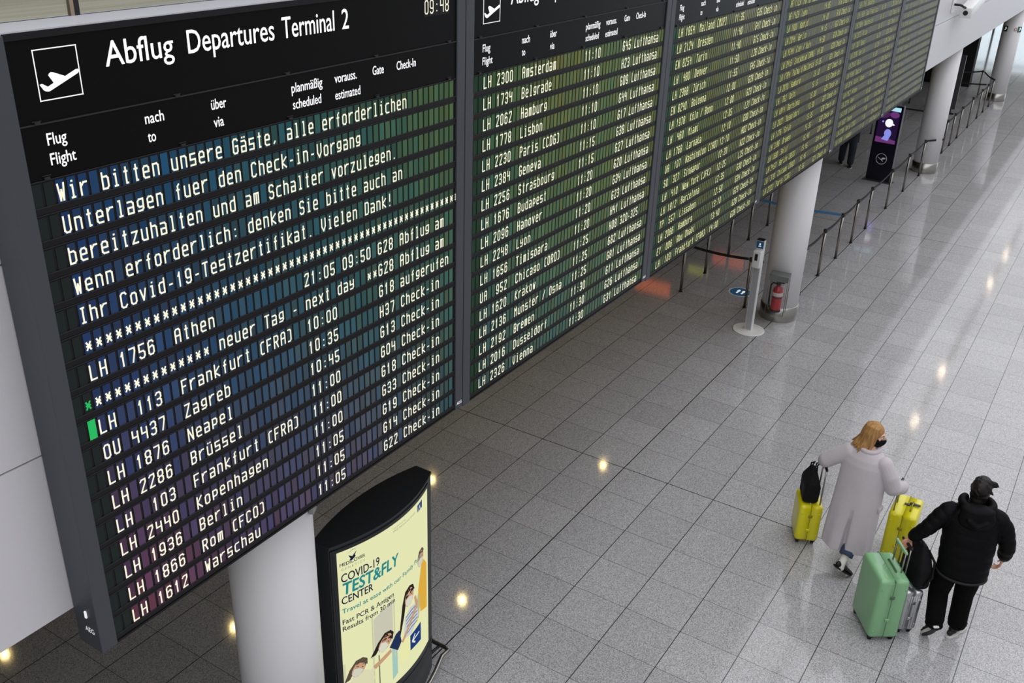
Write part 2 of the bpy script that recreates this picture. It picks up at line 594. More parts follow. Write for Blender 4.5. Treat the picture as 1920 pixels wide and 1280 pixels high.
def put(*items):
    """items = (column, text)"""
    return [(c, t) for c, t in items]
def fl_(num, dest, t=None, gate=None, rem=None, est=None):
    r = [(2, num), (11, dest)]
    if t: r.append((28, t))
    if est: r.append((34, est))
    if gate: r.append((40, gate))
    if rem: r.append((44, rem))
    return r
CI, LHA = 'Check-in', 'Lufthansa'
ROWS = [
 [[(2, 'Wir bitten unsere G\u00e4ste, alle erforderlichen')], [(2, 'Unterlagen fuer den Check-in-Vorgang')],
  [(2, 'bereitzuhalten und am Schalter vorzulegen.')], [(2, 'Wenn erforderlich: denken Sie bitte auch an')],
  [(2, 'Ihr Covid-19-Testzertifikat. Vielen Dank!')], [(2, '*' * 54)],
  fl_('LH 1756', 'Athen', '21:05', 'G28', 'Abflug am', '09:50'),
  [(2, '************* neuer Tag - next day'), (38, '**G28 Abflug am')],
  fl_('LH  113', 'Frankfurt (FRA)', '10:00', 'G18', 'aufgerufen'), fl_('OU 4437', 'Zagreb', '10:35', 'H37', CI),
  fl_('LH 1876', 'Neapel', '10:45', 'G13', CI), fl_('LH 2286', 'Br\u00fcssel', '11:00', 'G04', CI),
  fl_('LH  103', 'Frankfurt (FRA)', '11:00', 'G18', CI), fl_('LH 2440', 'Kopenhagen', '11:00', 'G33', CI),
  fl_('LH 1936', 'Berlin', '11:05', 'G19', CI), fl_('LH 1866', 'Rom (FCO)', '11:05', 'G14', CI), fl_('LH 1612', 'Warschau', '11:05', 'G22', CI)],
 [fl_(n, d, t, g, r) for n, d, t, g, r in (
  ('LH 2300', 'Amsterdam', '11:10', 'G45', LHA), ('LH 1734', 'Belgrade', '11:10', 'H23', LHA), ('LH 2062', 'Hamburg', '11:10', 'G09', LHA),
  ('LH 1778', 'Lisbon', '11:10', 'G44', LHA), ('LH 2230', 'Paris (CDG)', '11:10', 'G17', LHA), ('LH 2384', 'Geneva', '11:15', 'G38', LHA),
  ('LH 2256', 'Strasbourg', '11:15', 'G27', LHA), ('LH 1676', 'Budapest', '11:20', 'G20', LHA), ('LH 2096', 'Hanover', '11:20', 'G34', LHA),
  ('LH 2248', 'Lyon', '11:20', 'G23', LHA), ('LH 1656', 'Timisoara', '11:20', 'H41', LHA), ('UA  952', 'Chicago (ORD)', '11:25', 'H08', '320-325'),
  ('LH 1620', 'Krakow', '11:25', 'G82', LHA), ('LH 2136', 'Munster / Osna', '11:25', 'G81', LHA), ('LH 2192', 'Bremen', '11:30', 'G11', LHA),
  ('LH 2016', 'Dusseldorf', '11:30', 'G26', LHA), ('LH 2326', 'Vienna', '11:30', 'G31', LHA))],
 [fl_(n, d, t, g, CI) for n, d, t, g in (
  ('LH 1854', 'Mailand (MXP)', '11:35', 'G35'), ('LH 2124', 'Dresden', '11:40', 'G47'), ('EN 8254', 'Turin', '11:40', 'G15'),
  ('LH  480', 'Denver', '11:50', 'L26'), ('LH 2368', 'Z\u00fcrich', '11:55', 'G45'), ('EN 8240', 'Bologna', '12:00', 'G29'),
  ('LH 1978', 'K\u00f6ln / Bonn', '12:00', 'G23'), ('LH  460', 'Miami', '12:05', 'L21'), ('LH 1768', 'Larnaka', '12:10', 'G30'),
  ('UA  107', 'Washington (IAD)', '12:10', 'H02'), ('SQ  327', 'Singapur', '12:20', 'H22'), ('LH  410', 'New York (JFK)', '12:25', 'L25'),
  ('LH 1812', 'Barcelona', '12:35', 'G30'), ('TP  557', 'Lissabon', '12:50', 'G34'), ('LH 2066', 'Hamburg', '13:10', 'G23'),
  ('EY  006', 'Abu Dhabi', '13:40', 'G28'), ('LH  103', 'Frankfurt (FRA)', '14:00', 'G28'))],
 [fl_(n, d, t, g, CI) for n, d, t, g in (
  ('AF 1723', 'Paris (CDG)', '14:00', 'H12'), ('AF 1423', 'Lyon', '14:05', 'G18'), ('LH 1800', 'Madrid', '14:10', 'G18'),
  ('LH 2044', 'Berlin', '14:15', 'G51'), ('LH 1544', 'Kiev / Kyiv', '14:50', 'G18'), ('LH 2416', 'Stockholm (ARN)', '14:50', 'G20'),
  ('LH 1794', 'Palma d Mallorca', '15:05', 'G31'), ('LH 2070', 'Hamburg', '15:10', 'G27'), ('LH  762', 'Delhi', '15:15', 'L15'),
  ('LH 1814', 'Barcelona', '15:30', 'G25'), ('LH 2022', 'Dusseldorf', '15:30', 'G27'), ('LH 1776', 'Sofia', '15:35', 'G26'),
  ('LH 2186', 'Bremen', '15:35', 'G32'), ('LH 1690', 'Split', '15:40', 'G31'), ('LH 2457', 'Berlin (BER)', '15:45', 'G14'),
  ('LH  379', 'Chicago (ORD)', '15:45', 'L18'), ('LH 2232', 'Paris (CDG)', '15:55', 'G21'))],
 [fl_(n, d, t, g, CI) for n, d, t, g in (
  ('LH 1678', 'Budapest', '16:00', 'G22'), ('LH 2308', 'Brussel', '16:05', 'G33'), ('LH 1716', 'Bukarest', '16:10', 'G17'),
  ('LH  454', 'San Francisco', '16:10', 'L20'), ('LH 2484', 'Manchester', '16:15', 'G21'), ('LH 2372', 'Nizza', '16:15', 'G35'),
  ('LH 1792', 'Basel', '16:20', 'G29'), ('LH 2076', 'Berlin', '16:20', 'G28'), ('LH 2410', 'Oslo', '16:30', 'G12'),
  ('LH 1648', 'Danzig', '16:35', 'G29'), ('LH 2014', 'Koln / Bonn', '16:40', 'G26'), ('LH 1752', 'Athen', '16:45', 'G13'),
  ('LH 2274', 'Genf', '16:50', 'G15'), ('LH 2136', 'Leipzig', '16:55', 'G16'), ('LH 1632', 'Posen', '17:00', 'G11'),
  ('LH 2238', 'Paris (CDG)', '17:05', 'G24'), ('LH 1978', 'Lissabon', '17:10', 'G19'))],
 [fl_(n, d, t, g, CI) for n, d, t, g in (
  ('LH 2438', 'Kopenhagen', '17:15', 'G20'), ('LH 1730', 'Zagreb', '17:20', 'G31'), ('LH 2302', 'Amsterdam', '17:25', 'G22'),
  ('LH 2330', 'Wien', '17:30', 'G17'), ('LH  112', 'Frankfurt (FRA)', '17:30', 'G28'), ('LH 1860', 'Mailand (LIN)', '17:35', 'G35'),
  ('LH 2078', 'Hamburg', '17:40', 'G27'), ('LH 1910', 'Florenz', '17:45', 'G10'), ('LH 1826', 'Bilbao', '17:50', 'G33'),
  ('LH 2480', 'London (LHR)', '17:55', 'H15'), ('LH 1650', 'Breslau', '18:00', 'G29'), ('LH 2376', 'Basel', '18:05', 'G26'),
  ('LH 2028', 'Dusseldorf', '18:10', 'G21'), ('LH 1832', 'Venedig', '18:15', 'G25'), ('LH 2194', 'Hannover', '18:20', 'G12'),
  ('LH 1702', 'Prag', '18:25', 'G14'), ('LH 2050', 'Berlin', '18:30', 'G30'))],
]
# viewing-angle tint of the display cells, put into fixed colours (rows: top, middle, bottom)
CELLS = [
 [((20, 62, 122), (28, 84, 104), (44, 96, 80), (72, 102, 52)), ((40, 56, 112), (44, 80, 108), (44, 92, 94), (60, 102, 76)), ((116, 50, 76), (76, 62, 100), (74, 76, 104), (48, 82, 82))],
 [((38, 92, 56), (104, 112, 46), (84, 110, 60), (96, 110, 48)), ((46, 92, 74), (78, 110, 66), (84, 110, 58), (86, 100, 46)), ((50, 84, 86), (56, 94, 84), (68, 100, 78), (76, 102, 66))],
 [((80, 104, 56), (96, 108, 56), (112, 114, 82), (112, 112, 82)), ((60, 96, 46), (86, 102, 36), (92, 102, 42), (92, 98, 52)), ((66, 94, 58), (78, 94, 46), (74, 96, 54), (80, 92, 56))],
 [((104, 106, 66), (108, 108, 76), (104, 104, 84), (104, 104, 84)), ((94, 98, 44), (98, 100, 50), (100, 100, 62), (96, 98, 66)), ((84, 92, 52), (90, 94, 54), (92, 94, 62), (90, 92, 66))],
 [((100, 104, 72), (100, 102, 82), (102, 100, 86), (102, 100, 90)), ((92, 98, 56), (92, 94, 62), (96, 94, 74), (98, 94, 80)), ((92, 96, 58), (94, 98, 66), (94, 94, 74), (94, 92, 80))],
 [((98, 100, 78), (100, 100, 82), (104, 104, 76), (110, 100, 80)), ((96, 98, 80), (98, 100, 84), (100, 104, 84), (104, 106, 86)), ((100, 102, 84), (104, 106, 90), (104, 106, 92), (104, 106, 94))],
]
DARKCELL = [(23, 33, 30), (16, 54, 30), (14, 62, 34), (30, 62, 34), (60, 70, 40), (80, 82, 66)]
LETTER = [(255, 252, 226), (252, 252, 222), (234, 236, 178), (192, 196, 122), (168, 172, 114), (146, 148, 110)]  # letter glow dimmed panel by panel for the steeper viewing angle

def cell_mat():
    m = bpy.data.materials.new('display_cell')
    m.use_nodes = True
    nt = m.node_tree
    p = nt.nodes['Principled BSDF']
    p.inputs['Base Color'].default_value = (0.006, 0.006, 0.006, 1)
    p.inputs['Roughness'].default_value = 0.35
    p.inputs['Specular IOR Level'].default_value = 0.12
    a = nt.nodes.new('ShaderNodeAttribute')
    a.attribute_name = 'angle_tint'
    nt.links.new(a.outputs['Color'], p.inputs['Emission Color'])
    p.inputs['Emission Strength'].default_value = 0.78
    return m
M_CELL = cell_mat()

def lerp3(a, b, t):
    return tuple(x + (y - x) * t for x, y in zip(a, b))
def angle_tint(pi, u, v):
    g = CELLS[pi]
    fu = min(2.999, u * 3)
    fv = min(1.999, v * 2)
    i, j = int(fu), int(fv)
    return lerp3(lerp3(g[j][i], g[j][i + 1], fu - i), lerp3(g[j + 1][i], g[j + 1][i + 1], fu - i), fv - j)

SIDE = ['leftmost departure board panel, with a guest notice above the flights and blue violet cells',
        'second departure board panel from the left, with green cells and morning flights',
        'third departure board panel from the left, olive green cells and flights from noon on',
        'fourth departure board panel from the left, olive cells, seen at a steep angle',
        'fifth departure board panel from the left, narrow and grey olive in the distance',
        'last departure board panel, at the far right end of the row']
PLANE_IMG = [(258, 560), (272, 552), (312, 572), (350, 545), (313, 495), (318, 483), (328, 473), (345, 474), (425, 498), (495, 450), (508, 447), (517, 453), (518, 464), (512, 476), (330, 600), (318, 605), (300, 604), (285, 596)]
def plane_uv():
    ex, ey, o = Vector((288, -50)), Vector((-60, -345)), Vector((265, 675))
    det = ex.x * ey.y - ex.y * ey.x
    r = []
    for x, y in PLANE_IMG:
        d = Vector((x, y)) - o
        r.append(((d.x * ey.y - d.y * ey.x) / det, (ex.x * d.y - ex.y * d.x) / det))
    return r
PUV = plane_uv()

def fill_poly(bm, pts3, mi=0):
    v = [bm.verts.new(p) for p in pts3]
    for t in tessellate_polygon([[Vector(p) for p in pts3]]):
        try:
            bm.faces.new([v[i] for i in t]).material_index = mi
        except ValueError:
            pass

for pi in range(6):
    g0, g1 = GAPS[pi], GAPS[pi + 1]
    wd = g1 - g0
    k = (wd - 0.2 + 0.05) / 2.968       # horizontal fit of the characters in this panel
    dz = DZ[pi]
    T = thing('departure_board', SIDE[pi], 'departure board', (g0, YB, 3.14 + dz), 0, 'departure board panels in a row')
    X = lambda x: x - g0
    Z = lambda z: z - 3.14
    # casing with side posts, in local coordinates (front faces -Y)
    bm = bm_new()
    add_box(bm, 0.094, wd - 0.004, 0.004, 0.17, 0.004, 2.985)
    o = obj('casing', bm, M_FRAME, T)
    for a, b, nm in ((0.004, 0.094, 'side_post'), (wd - 0.090, wd - 0.004, 'side_post')):
        bm = bm_new()
        add_box(bm, a, b, -0.012, 0.17 if pi == 0 and a < 0.01 else 0.05, 0.0, 2.985)
        bmesh.ops.bevel(bm, geom=bm.edges[:], offset=0.003, segments=1, affect='EDGES')
        so = obj(nm, bm, M_FRAME, T)
        if a > 0.01 or pi == 0:
            bm = bm_new()
            if a < 0.01:
                add_text(bm, 'AEG', -0.0, 0.03, 0.03, 0.07, lambda x, z, k_: (0.0015, 0.095 - x, z + 0.075))
                add_box(bm, -0.003, 0.005, 0.062, 0.074, 0.195, 0.235)
            else:
                add_text(bm, 'AEG', a + 0.012, 0.035, 0.022, 0.062, lambda x, z, k_: (x, -0.0135, z))
            obj('maker_label', bm, M_PRINT, so)
    bm = bm_new()
    add_box(bm, 0.09, wd - 0.086, -0.006, 0.02, 0.0, 0.012)
    obj('bottom_rail', bm, M_STRIP, T)
    bm = bm_new()
    add_box(bm, 0.09, wd - 0.086, -0.010, 0.02, 2.963, 2.99)
    obj('top_rail', bm, M_STRIP, T)
    bm = bm_new()
    add_box(bm, 0.002, wd - 0.002, -0.004, 0.17, 2.986, 2.996)
    obj('top_cover', bm, M_CAP, T)
    # title panel
    bm = bm_new()
    add_box(bm, 0.094, wd - 0.09, -0.002, 0.02, Z(5.777), 2.965)
    hp = obj('title_panel', bm, M_BOARD, T)
    bm = bm_new()
    add_box(bm, 0.094, wd - 0.09, -0.007, 0.0, Z(5.772), Z(5.778))
    for q in range(5):
        xx = 0.17 + q * (wd - 0.34) / 4
        add_box(bm, xx - 0.02, xx + 0.02, -0.007, 0.0, Z(5.786), Z(5.789))
        add_box(bm, xx - 0.012, xx + 0.012, -0.012, 0.0, Z(5.776), Z(5.786))
        add_box(bm, xx - 0.02, xx + 0.02, -0.007, 0.0, Z(5.566), Z(5.569))
        add_box(bm, xx - 0.012, xx + 0.012, -0.012, 0.0, Z(5.552), Z(5.562))
    obj('hinge_rail', bm, M_STRIPEDGE, T)
    PL = lambda x, z, kk=0: (x, -0.0034 - 0.00003 * kk, z)
    bm = bm_new()
    fx0, fx1, fz0, fz1 = 0.203 * k, 0.398 * k, Z(5.860), Z(6.060)
    for a, b, c, d in ((fx0, fx1, fz0, fz0 + .004), (fx0, fx1, fz1 - .004, fz1), (fx0, fx0 + .004, fz0, fz1), (fx1 - .004, fx1, fz0, fz1)):
        add_box(bm, a, b, -0.0035, -0.001, c, d)
    fill_poly(bm, [PL(fx0 + u * (fx1 - fx0), fz0 + v * (fz1 - fz0)) for u, v in PUV])
    obj('takeoff_pictogram', bm, M_PRINT, hp)
    bm = bm_new()
    for s, xa, xb in (('Abflug', -7.0086, -6.655), ('Departures', -6.575, -6.04), ('Terminal', -5.985, -5.605), ('2', -5.545, -5.492)):
        add_text(bm, s, (xa + 7.532) * k, Z(5.955), 0.100, (xb - xa) * k, PL, bold=0.0009)
    obj('title_lettering', bm, M_PRINT, hp)
    bm = bm_new()
    for i in range(5):
        x = (-4.826 + 7.532 + 0.0505 * i) * k
        add_box(bm, x - 0.006, x + 0.040, -0.0028, 0, Z(5.950), Z(6.055))
    ck = obj('clock', bm, M_STRIP, hp)
    bm = bm_new()
    for i, ch in enumerate('09:48'):
        add_glyph(bm, ch, (-4.826 + 7.532 + 0.0505 * i) * k, Z(5.963), 0.036 * k, 0.080, 0.0072, -0.0045)
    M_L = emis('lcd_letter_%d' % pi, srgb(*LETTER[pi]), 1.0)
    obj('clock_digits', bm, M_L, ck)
    # column headings
    bm = bm_new()
    add_box(bm, 0.094, wd - 0.09, -0.002, 0.02, Z(5.553), Z(5.771))
    cp = obj('heading_panel', bm, M_BOARD, T)
    bm = bm_new()
    for s, xa, xb, zz in (('Flug', -7.330, -7.243, 5.685), ('Flight', -7.330, -7.214, 5.603), ('nach', -6.853, -6.752, 5.685), ('to', -6.850, -6.808, 5.603),
                          ('\u00fcber', -6.477, -6.386, 5.684), ('via', -6.472, -6.411, 5.600), ('planm\u00e4\u00dfig', -5.948, -5.720, 5.681), ('scheduled', -5.945, -5.735, 5.597),
                          ('vorauss.', -5.623, -5.445, 5.683), ('estimated', -5.624, -5.419, 5.594), ('Gate', -5.309, -5.212, 5.681), ('Check-In', -5.095, -4.916, 5.680)):
        add_text(bm, s, (xa + 7.532) * k, Z(zz), 0.048, (xb - xa) * k, PL, bold=0.0007)
    obj('heading_lettering', bm, M_PRINT, cp)
    # rows of liquid crystal characters
    cx0 = 0.10 if pi == 0 else (0.115 if pi == 1 else 0.125)
    cp_ = 0.053 * k
    for r in range(17):
        zt = Z(ROW0 - PITCH * r)
        bm = bm_new()
        add_box(bm, 0.094, wd - 0.09, -0.003, 0.02, zt - PITCH + 0.001, zt - 0.112)
        add_box(bm, 0.094, wd - 0.09, -0.003, 0.02, zt - 0.008, zt - 0.0005)
        add_box(bm, 0.094, wd - 0.09, 0.002, 0.02, zt - 0.113, zt - 0.007)
        add_box(bm, 0.094, wd - 0.09, -0.0055, 0.0, zt - 0.1135, zt - 0.1105, 1)
        add_box(bm, 0.094, wd - 0.09, -0.0055, 0.0, zt - 0.0035, zt - 0.0005, 1)
        for q in (1, 2, 3, 4):
            xx = 0.094 + q * (wd - 0.184) / 5
            add_box(bm, xx - 0.001, xx + 0.001, -0.0035, 0.0, zt - PITCH + 0.001, zt - 0.112, 1)
        rs = obj('row_module', bm, [M_STRIP, M_STRIPEDGE], T)
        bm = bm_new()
        lay = bm.loops.layers.float_color.new('angle_tint')
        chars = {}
        for c0, t in ROWS[pi][r]:
            for i, ch in enumerate(t):
                chars[c0 + i] = ch
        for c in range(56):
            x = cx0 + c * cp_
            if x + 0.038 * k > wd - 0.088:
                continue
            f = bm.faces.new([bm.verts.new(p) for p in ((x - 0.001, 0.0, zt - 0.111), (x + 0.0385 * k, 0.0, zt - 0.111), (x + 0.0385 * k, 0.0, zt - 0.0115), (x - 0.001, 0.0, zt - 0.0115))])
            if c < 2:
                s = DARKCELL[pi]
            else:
                s = angle_tint(pi, c / 55.0, r / 16.0)
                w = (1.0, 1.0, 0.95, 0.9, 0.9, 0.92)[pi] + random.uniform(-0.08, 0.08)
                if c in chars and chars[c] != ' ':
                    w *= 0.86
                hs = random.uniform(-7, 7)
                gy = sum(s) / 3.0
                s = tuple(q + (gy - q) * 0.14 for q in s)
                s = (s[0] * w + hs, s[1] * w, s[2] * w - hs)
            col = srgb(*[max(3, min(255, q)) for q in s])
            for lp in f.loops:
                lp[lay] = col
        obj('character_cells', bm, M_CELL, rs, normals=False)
        bm = bm_new()
        for c, ch in chars.items():
            if ch != ' ':
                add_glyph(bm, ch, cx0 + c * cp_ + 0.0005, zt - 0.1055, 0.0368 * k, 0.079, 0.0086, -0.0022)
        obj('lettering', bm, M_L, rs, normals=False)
        if pi == 0 and r in (7, 8):
            bm = bm_new()
            x = cx0 + cp_
            if r == 7:
                add_glyph(bm, '*', x, zt - 0.1055, 0.0368, 0.079, 0.0086, -0.0022)
            else:
                add_box(bm, x - 0.001, x + 0.0385, -0.0022, -0.0012, zt - 0.111, zt - 0.0115)
            obj('green_status_mark', bm, emis('lcd_green', srgb(44, 186, 98), 1.0), rs)

# ---------------------------------------------------------------- lit poster stand (lens shaped in plan)
KX, KH, KTOP = -4.72, 0.63, 2.15
def kf(x):
    return -0.06 - 0.14 * max(0.0, 1 - ((x - KX) / KH) ** 2)
def kb(x):
    return 0.085 + 0.10 * max(0.0, 1 - ((x - KX) / KH) ** 2)
K = thing('poster_stand', 'black lens-shaped light box stand with a lit pale yellow poster beside the front column', 'poster stand', (0, 0, 0))
NX = 28
kxs = [KX - KH + 2 * KH * i / NX for i in range(NX + 1)]
bm = bm_new()
prism(bm, [(x, kf(x)) for x in kxs] + [(x, kb(x)) for x in reversed(kxs)], 0.0, KTOP)
obj('body', bm, M_KIOSK, K)
bm = bm_new()
prism(bm, [(x, kf(x) - 0.008) for x in kxs] + [(x, kb(x) + 0.008) for x in reversed(kxs)], KTOP, KTOP + 0.02)
obj('lid', bm, M_KIOSK, K)
PX0, PX1, PZ0, PZ1 = -5.300, -4.225, 0.46, 2.10
bm = bm_new()      # black surround of the poster door, slightly proud of the body
M_SUR = mat('kiosk_door', srgb(24, 26, 30), 0.3)
pxs = [PX0 - 0.03 + (PX1 - PX0 + 0.06) * i / NX for i in range(NX + 1)]
for z0, z1 in ((0.40, PZ0), (PZ1, 2.13)):
    prism(bm, [(x, kf(x) - 0.010) for x in pxs] + [(x, kf(x) + 0.01) for x in reversed(pxs)], z0, z1)
for x0, x1 in ((PX0 - 0.045, PX0), (PX1, PX1 + 0.025)):
    prism(bm, [(x0, kf(x0) - 0.010), (x1, kf(x1) - 0.010), (x1, kf(x1) + 0.01), (x0, kf(x0) + 0.01)], 0.40, 2.13)
obj('door_frame', bm, M_SUR, K)
bm = bm_new()      # seams
for x in (-5.33, ):
    prism(bm, [(x, kf(x) - 0.012), (x + 0.005, kf(x) - 0.012), (x + 0.005, kf(x)), (x, kf(x))], 0.05, 2.14)
prism(bm, [(x, kf(x) - 0.004) for x in kxs] + [(x, kf(x) + 0.01) for x in reversed(kxs)], 0.365, 0.372)
obj('panel_seam', bm, M_RUBBER, K)
def kq(x, z, off):
    return (x, kf(x) - off, z)
POST_E = 0.92
def pmat(r, g, b):
    return emis('poster_%d_%d_%d' % (r, g, b), srgb(r, g, b), POST_E)
bm = bm_new()
xs = [PX0 + (PX1 - PX0) * i / NX for i in range(NX + 1)]
for a, b in zip(xs, xs[1:]):
    f = bm.faces.new([bm.verts.new(p) for p in (kq(a, PZ0, .0115), kq(b, PZ0, .0115), kq(b, PZ1, .0115), kq(a, PZ1, .0115))])
    f.smooth = True
poster = obj('poster', bm, pmat(236, 238, 186), K, normals=False)
KP = lambda x, z, kk=0: kq(x, z, 0.0155 + 0.0001 * kk)
def print_(name, parts, mats, off0=0.0125):
    """flat printed shapes on the curved poster; parts = (outline points in metres, material index)"""
    bm = bm_new()
    for i, (pts, mi) in enumerate(parts):
        t = bm_new()
        fill_poly(t, [(x, 0, z) for x, z in pts])
        x = PX0
        while x < PX1:
            bmesh.ops.bisect_plane(t, geom=t.verts[:] + t.edges[:] + t.faces[:], plane_co=(x, 0, 0), plane_no=(1, 0, 0))
            x += 0.06
        for v in t.verts:
            v.co = Vector(kq(v.co.x, v.co.z, off0 + 0.00006 * i))
        n0 = len(bm.faces)
        me = bpy.data.meshes.new('t')
        t.to_mesh(me)
        t.free()
        bm.from_mesh(me)
        bpy.data.meshes.remove(me)
        bm.faces.ensure_lookup_table()
        for f in bm.faces[n0:]:
            f.material_index = mi
    return obj(name, bm, [pmat(*c) for c in mats], poster, normals=False)
def ell(cx, cz, rx, rz, rot=0, n=18):
    c, s = math.cos(rot), math.sin(rot)
    return [(cx + rx * math.cos(2 * PI * i / n) * c - rz * math.sin(2 * PI * i / n) * s, cz + rx * math.cos(2 * PI * i / n) * s + rz * math.sin(2 * PI * i / n) * c) for i in range(n)]
def band(p0, p1, w0, w1):
    dx, dz = p1[0] - p0[0], p1[1] - p0[1]
    l = math.hypot(dx, dz)
    nx, nz = -dz / l, dx / l
    return [(p0[0] + nx * w0, p0[1] + nz * w0), (p1[0] + nx * w1, p1[1] + nz * w1), (p1[0] - nx * w1, p1[1] - nz * w1), (p0[0] - nx * w0, p0[1] - nz * w0)]
# background of the picture: corridor with door
print_('printed_background', [
    ([(-5.035, 0.50), (-5.02, 0.50), (-5.02, 1.34), (-5.035, 1.34)], 0),
    ([(-5.015, 0.95), (-4.81, 0.95), (-4.81, 1.38), (-5.015, 1.30)], 1),
    ([(-4.80, 0.75), (-4.785, 0.75), (-4.785, 1.40), (-4.80, 1.40)], 0),
    ([(-5.30, 0.47), (-5.28, 0.47), (-5.28, 1.0), (-5.30, 1.0)], 2),
    ([(-4.98, 0.5), (-4.968, 0.5), (-4.968, 0.90), (-4.98, 0.90)], 3),
    ([(-4.83, 0.52), (-4.765, 0.55), (-4.765, 0.92), (-4.83, 0.90)], 4),
    ([(-4.72, 0.60), (-4.40, 0.66), (-4.40, 0.90), (-4.72, 0.88)], 5)],
    [(206, 208, 170), (208, 206, 184), (214, 216, 176), (110, 112, 96), (168, 206, 196), (240, 240, 176)], 0.0120)
# four masked travellers leaning on one another, from the lower left to the upper right
def head(cx, cz, r, rot, hair, skin, maskc, hairpts):
    c, s = math.cos(rot), math.sin(rot)
    R = lambda x, z: (cx + (x * c - z * s) * r, cz + (x * s + z * c) * r)
    out = [([R(*p) for p in hairpts], hair), (ell(cx, cz, r * 0.66, r * 0.92, rot), skin)]
    out.append(([R(*p) for p in ((-0.55, 0.30), (-0.2, 0.62), (0.3, 0.62), (0.60, 0.25), (0.45, 0.98), (0.0, 1.15), (-0.5, 0.9))], hair))
    out.append(([R(*p) for p in ((-0.52, -0.1), (0.0, 0.08), (0.58, -0.05), (0.5, -0.6), (0.05, -0.95), (-0.42, -0.65))], maskc))
    out.append((ell(*R(0.30, 0.22), r * 0.10, r * 0.05, rot), 6))
    out.append((ell(*R(-0.25, 0.22), r * 0.10, r * 0.05, rot), 6))
    return out
LONG = [(-0.75, -1.6), (-0.95, -0.2), (-0.8, 0.8), (-0.2, 1.2), (0.4, 1.1), (0.75, 0.5), (0.3, 0.5), (-0.4, 0.2), (-0.35, -1.2)]
figs = []
figs += [([(-4.36, 1.48), (-4.30, 1.42), (-4.262, 1.36), (-4.262, 0.88), (-4.40, 0.94), (-4.44, 1.20)], 3)]
figs += [([(-4.44, 1.18), (-4.40, 1.10), (-4.43, 0.90), (-4.52, 0.92)], 7)]
figs += head(-4.385, 1.50, 0.085, -0.15, 4, 1, 5, [(-0.7, 0.3), (-0.5, 1.0), (0.2, 1.2), (0.7, 0.7), (0.3, 0.5), (-0.4, 0.4)])
figs += [([(-4.66, 1.06), (-4.58, 1.13), (-4.47, 1.10), (-4.44, 0.94), (-4.56, 0.83), (-4.68, 0.86)], 8)]
for q in range(6):
    z = 1.08 - q * 0.036
    figs += [([(-4.645 + q * .003, z - .01), (-4.56, z + .012), (-4.46, z + .004), (-4.46, z - .008), (-4.56, z - .002), (-4.645 + q * .003, z - .022)], 9)]
figs += head(-4.585, 1.245, 0.098, -0.2, 0, 1, 2, [(-0.9, -3.6), (-1.0, -0.4), (-0.8, 0.8), (-0.2, 1.2), (0.4, 1.1), (0.75, 0.5), (0.2, 0.4), (-0.5, 0.0), (-0.5, -1.6), (-0.75, -3.7)])
figs += [(band((-4.47, 1.08), (-4.70, 0.84), 0.022, 0.017), 1), (band((-4.47, 1.08), (-4.50, 1.19), 0.020, 0.014), 1)]
figs += [([(-4.86, 0.90), (-4.78, 0.99), (-4.735, 1.0), (-4.71, 0.86), (-4.76, 0.80)], 10)]
figs += head(-4.905, 0.985, 0.095, -0.75, 0, 1, 2, LONG)
figs += [(band((-4.84, 0.86), (-5.03, 0.80), 0.022, 0.026), 1), (band((-5.03, 0.80), (-5.10, 0.74), 0.026, 0.03), 11)]
figs += [([(-5.19, 0.88), (-5.08, 0.82), (-5.02, 0.70), (-5.10, 0.52), (-5.25, 0.52), (-5.28, 0.74)], 11)]
figs += head(-5.17, 0.885, 0.088, -0.55, 4, 1, 5, LONG)
print_('printed_travellers', figs, [(44, 38, 36), (206, 160, 128), (222, 222, 206), (228, 178, 70), (92, 78, 66), (214, 214, 196), (60, 48, 44), (196, 190, 140), (206, 214, 216), (112, 128, 156), (38, 52, 88), (226, 224, 186)], 0.0126)
M_NAVY, M_TEAL, M_GREYTXT = (26, 34, 62), (38, 140, 140), (150, 156, 132)
def ptext(name, items, col, slant=0.0):
    bm = bm_new()
    for s, xa, xb, z, cap, bold in items:
        add_text(bm, s, xa, z, cap, xb - xa, KP, bold=bold, slant=slant)
    return obj(name, bm, pmat(*col), poster, normals=False)
ptext('brand_lettering', [('MEDICOVER', -5.282, -5.070, 1.965, 0.030, 0.0006)], M_NAVY)
ptext('brand_subline', [('G E N E T I C S', -5.275, -5.075, 1.925, 0.020, 0)], M_GREYTXT)
ptext('headline_dark', [('COVID-19', -5.277, -4.938, 1.812, 0.078, 0.0012), ('CENTER', -5.283, -5.010, 1.602, 0.070, 0.0012)], M_NAVY)
ptext('headline_teal', [('TEST&FLY', -5.274, -4.735, 1.690, 0.108, 0.0035)], M_TEAL, 0.08)
ptext('tagline', [('Travel at ease with our Family Pack', -5.284, -4.386, 1.515, 0.042, 0.0008)], M_TEAL)
ptext('details', [('Fast PCR & Antigen', -5.285, -4.795, 1.405, 0.046, 0.0008), ('Results from 30 min', -5.287, -4.783, 1.338, 0.046, 0.0008)], M_NAVY)
ptext('partner_lettering', [('powered by', -4.775, -4.62, 2.055, 0.014, 0), ('MVZ Martinsried GmbH', -4.778, -4.475, 2.022, 0.020, 0)], M_GREYTXT)
